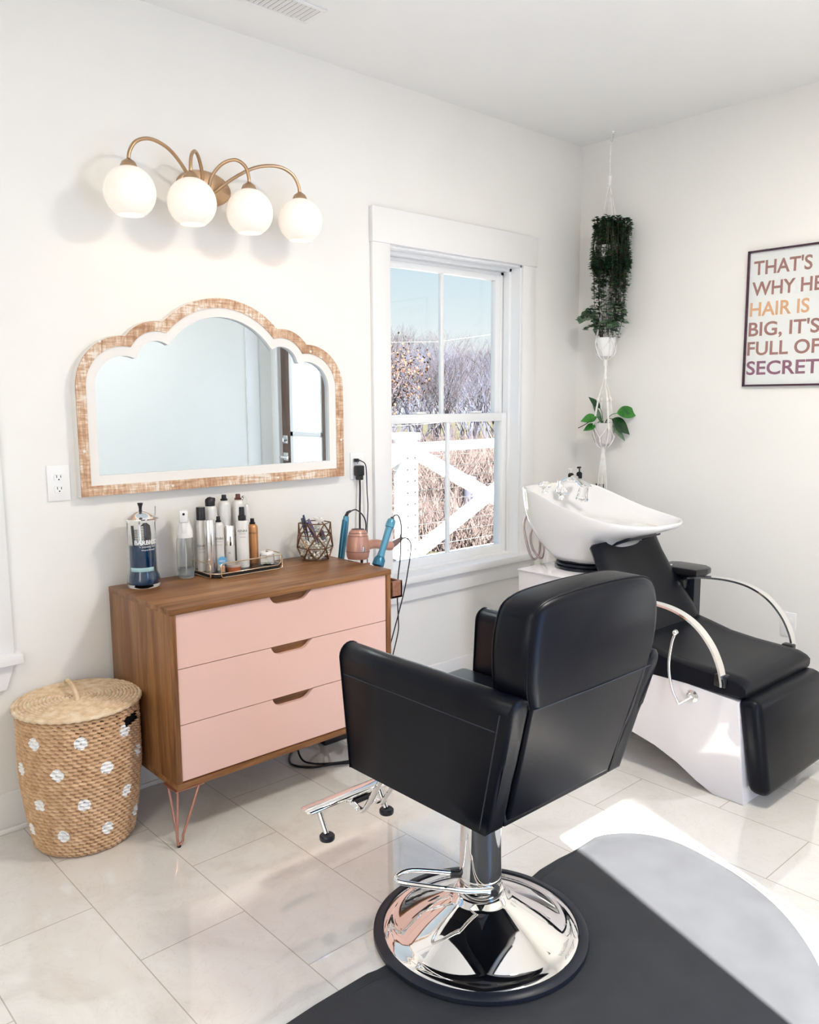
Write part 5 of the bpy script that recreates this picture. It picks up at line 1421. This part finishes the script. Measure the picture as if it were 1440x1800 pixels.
# stump
p = place(827, 16.5); f = G().lathe([(.17, 0), (.14, .3), (.135, 1.05), (.0, 1.08)], (p.x, p.y, gz(p.x, p.y)), 14)
tag(build('tree_stump', f, M['bark'], origin=(p.x, p.y, gz(p.x, p.y))), 'upright grey tree stump seen through the lower right pane', 'stump')
for za_, zb_, lb_ in ((4.6, 4.9, 'thin overhead wire crossing the upper window panes'), (2.35, 2.75, 'lower overhead wire crossing above the window meeting rail')):
    a = place(600, 22); b_ = place(930, 24); f = G().tube([(a.x, a.y, za_-1.7), ((a.x+b_.x)/2, (a.y+b_.y)/2, (za_+zb_)/2-1.75), (b_.x, b_.y, zb_-1.5)], .005, 5)
    tag(build('overhead_wire', f, pbr('pale_wire', (.2,.2,.22), .5).m, origin=(a.x, a.y, za_)), lb_, 'wire')

# ------------------------------------------------------------------ light
wd = bpy.data.worlds.new('World'); SC.world = wd; wd.use_nodes = True; nt = wd.node_tree; nt.nodes.clear()
tc_ = nt.nodes.new('ShaderNodeTexCoord'); sp_ = nt.nodes.new('ShaderNodeSeparateXYZ'); cr = nt.nodes.new('ShaderNodeValToRGB'); bg = nt.nodes.new('ShaderNodeBackground'); wo = nt.nodes.new('ShaderNodeOutputWorld')
nt.links.new(tc_.outputs['Generated'], sp_.inputs[0]); nt.links.new(sp_.outputs[2], cr.inputs[0]); nt.links.new(cr.outputs[0], bg.inputs[0]); nt.links.new(bg.outputs[0], wo.inputs[0])
e = cr.color_ramp.elements; e[0].position = .0; e[0].color = (.90,.95,.97,1); e[1].position = .9; e[1].color = (.16,.38,.85,1)
for p_, c_ in ((.08, (.84,.93,.96)), (.20, (.54,.76,.89)), (.40, (.36,.61,.88))):
    k_ = e.new(p_); k_.color = (*c_, 1)
bg.inputs[1].default_value = 1.0
def sun():
    l = bpy.data.lights.new('sun', 'SUN'); l.energy = 58; l.angle = math.radians(.6); l.color = (1, .965, .93)
    o = bpy.data.objects.new('sun', l); COL.objects.link(o)
    h_ = Vector((.317, .949)); d = Vector((h_.x, h_.y, -1.0)).normalized()
    o.rotation_euler = d.to_track_quat('-Z', 'Y').to_euler(); o.location = (-3, -9, 9)
sun()
def area(name, loc, d, sx, sy, e_, col):
    l = bpy.data.lights.new(name, 'AREA'); l.shape = 'RECTANGLE'; l.size = sx; l.size_y = sy; l.energy = e_; l.color = col
    o = bpy.data.objects.new(name, l); COL.objects.link(o); o.location = loc; o.rotation_euler = Vector(d).to_track_quat('-Z', 'Y').to_euler(); return o
area('fill_left_window', (XL-.13, -2.33, 1.5), (1, 0, 0), 1.10, 1.45, 24, (.95,.97,1))  # lamp added at the unseen left window to brighten the room
area('daylight_front_door', ((D2[0]+D2[1])/2, YF-.14, 1.04), (0, 1, 0), .43, 2.0, 19, (.18,.44,1))
area('daylight_right_door', (XC+.12, (D1[0]+D1[1])/2, 1.05), (-1, 0, 0), 0.6, 1.9, 9, (.9,.96,1))
# fill lights added on the ceiling out of view to brighten the room
for i, (x, y) in enumerate(((-1.75, -1.85), (.85, -1.95))):
    o = thing('ceiling_fill_light', (x, y, H), 'added round fill light on the ceiling on the side of the room behind the camera' if i == 0 else 'added round fill light on the ceiling near the front wall above the mat', 'lamp')
    build('rim', G().lathe([(.20, 0), (.205, -.01), (.195, -.03), (.185, -.03), (.185, -.002)], (x, y, H), 40, cap=False), M['trim'], o)
    build('diffuser', G().lathe([(.186, -.026), (.12, -.036), (0, -.04)], (x, y, H), 40, cap=False), pbr('fill_light_diffuser', (.9,.9,.88), .5, emis=(1,.95,.88), es=3).m, o)
    l = bpy.data.lights.new('ceiling_fill_lamp', 'AREA'); l.shape = 'DISK'; l.size = .40; l.energy = 12 if i == 0 else 35; l.color = (1,.945,.85)
    lo = bpy.data.objects.new('ceiling_fill_lamp', l); COL.objects.link(lo); lo.location = (x, y, H-.045)

# ------------------------------------------------------------------ camera
cd = bpy.data.cameras.new('camera'); cam = bpy.data.objects.new('camera', cd); COL.objects.link(cam); SC.camera = cam
F_ = 1457.7286; yaw, pitch, roll = .7371, -.1335, -.0058
cd.sensor_fit = 'HORIZONTAL'; cd.sensor_width = 36; cd.lens = 36*F_/1440; cd.clip_start = .02; cd.clip_end = 400
fw = Vector((math.sin(yaw)*math.cos(pitch), math.cos(yaw)*math.cos(pitch), math.sin(pitch))); rr_ = Vector((math.cos(yaw), -math.sin(yaw), 0)); uu = rr_.cross(fw)
r2 = rr_*math.cos(roll)+uu*math.sin(roll); u2 = -rr_*math.sin(roll)+uu*math.cos(roll)
cam.matrix_world = Matrix(((r2.x, u2.x, -fw.x, -1.3725), (r2.y, u2.y, -fw.y, -2.8243), (r2.z, u2.z, -fw.z, 1.4117), (0,0,0,1)))
vs_ = SC.view_settings; vs_.view_transform = 'Standard'; vs_.look = 'None'; vs_.exposure = 0; vs_.gamma = 1; vs_.use_curve_mapping = False
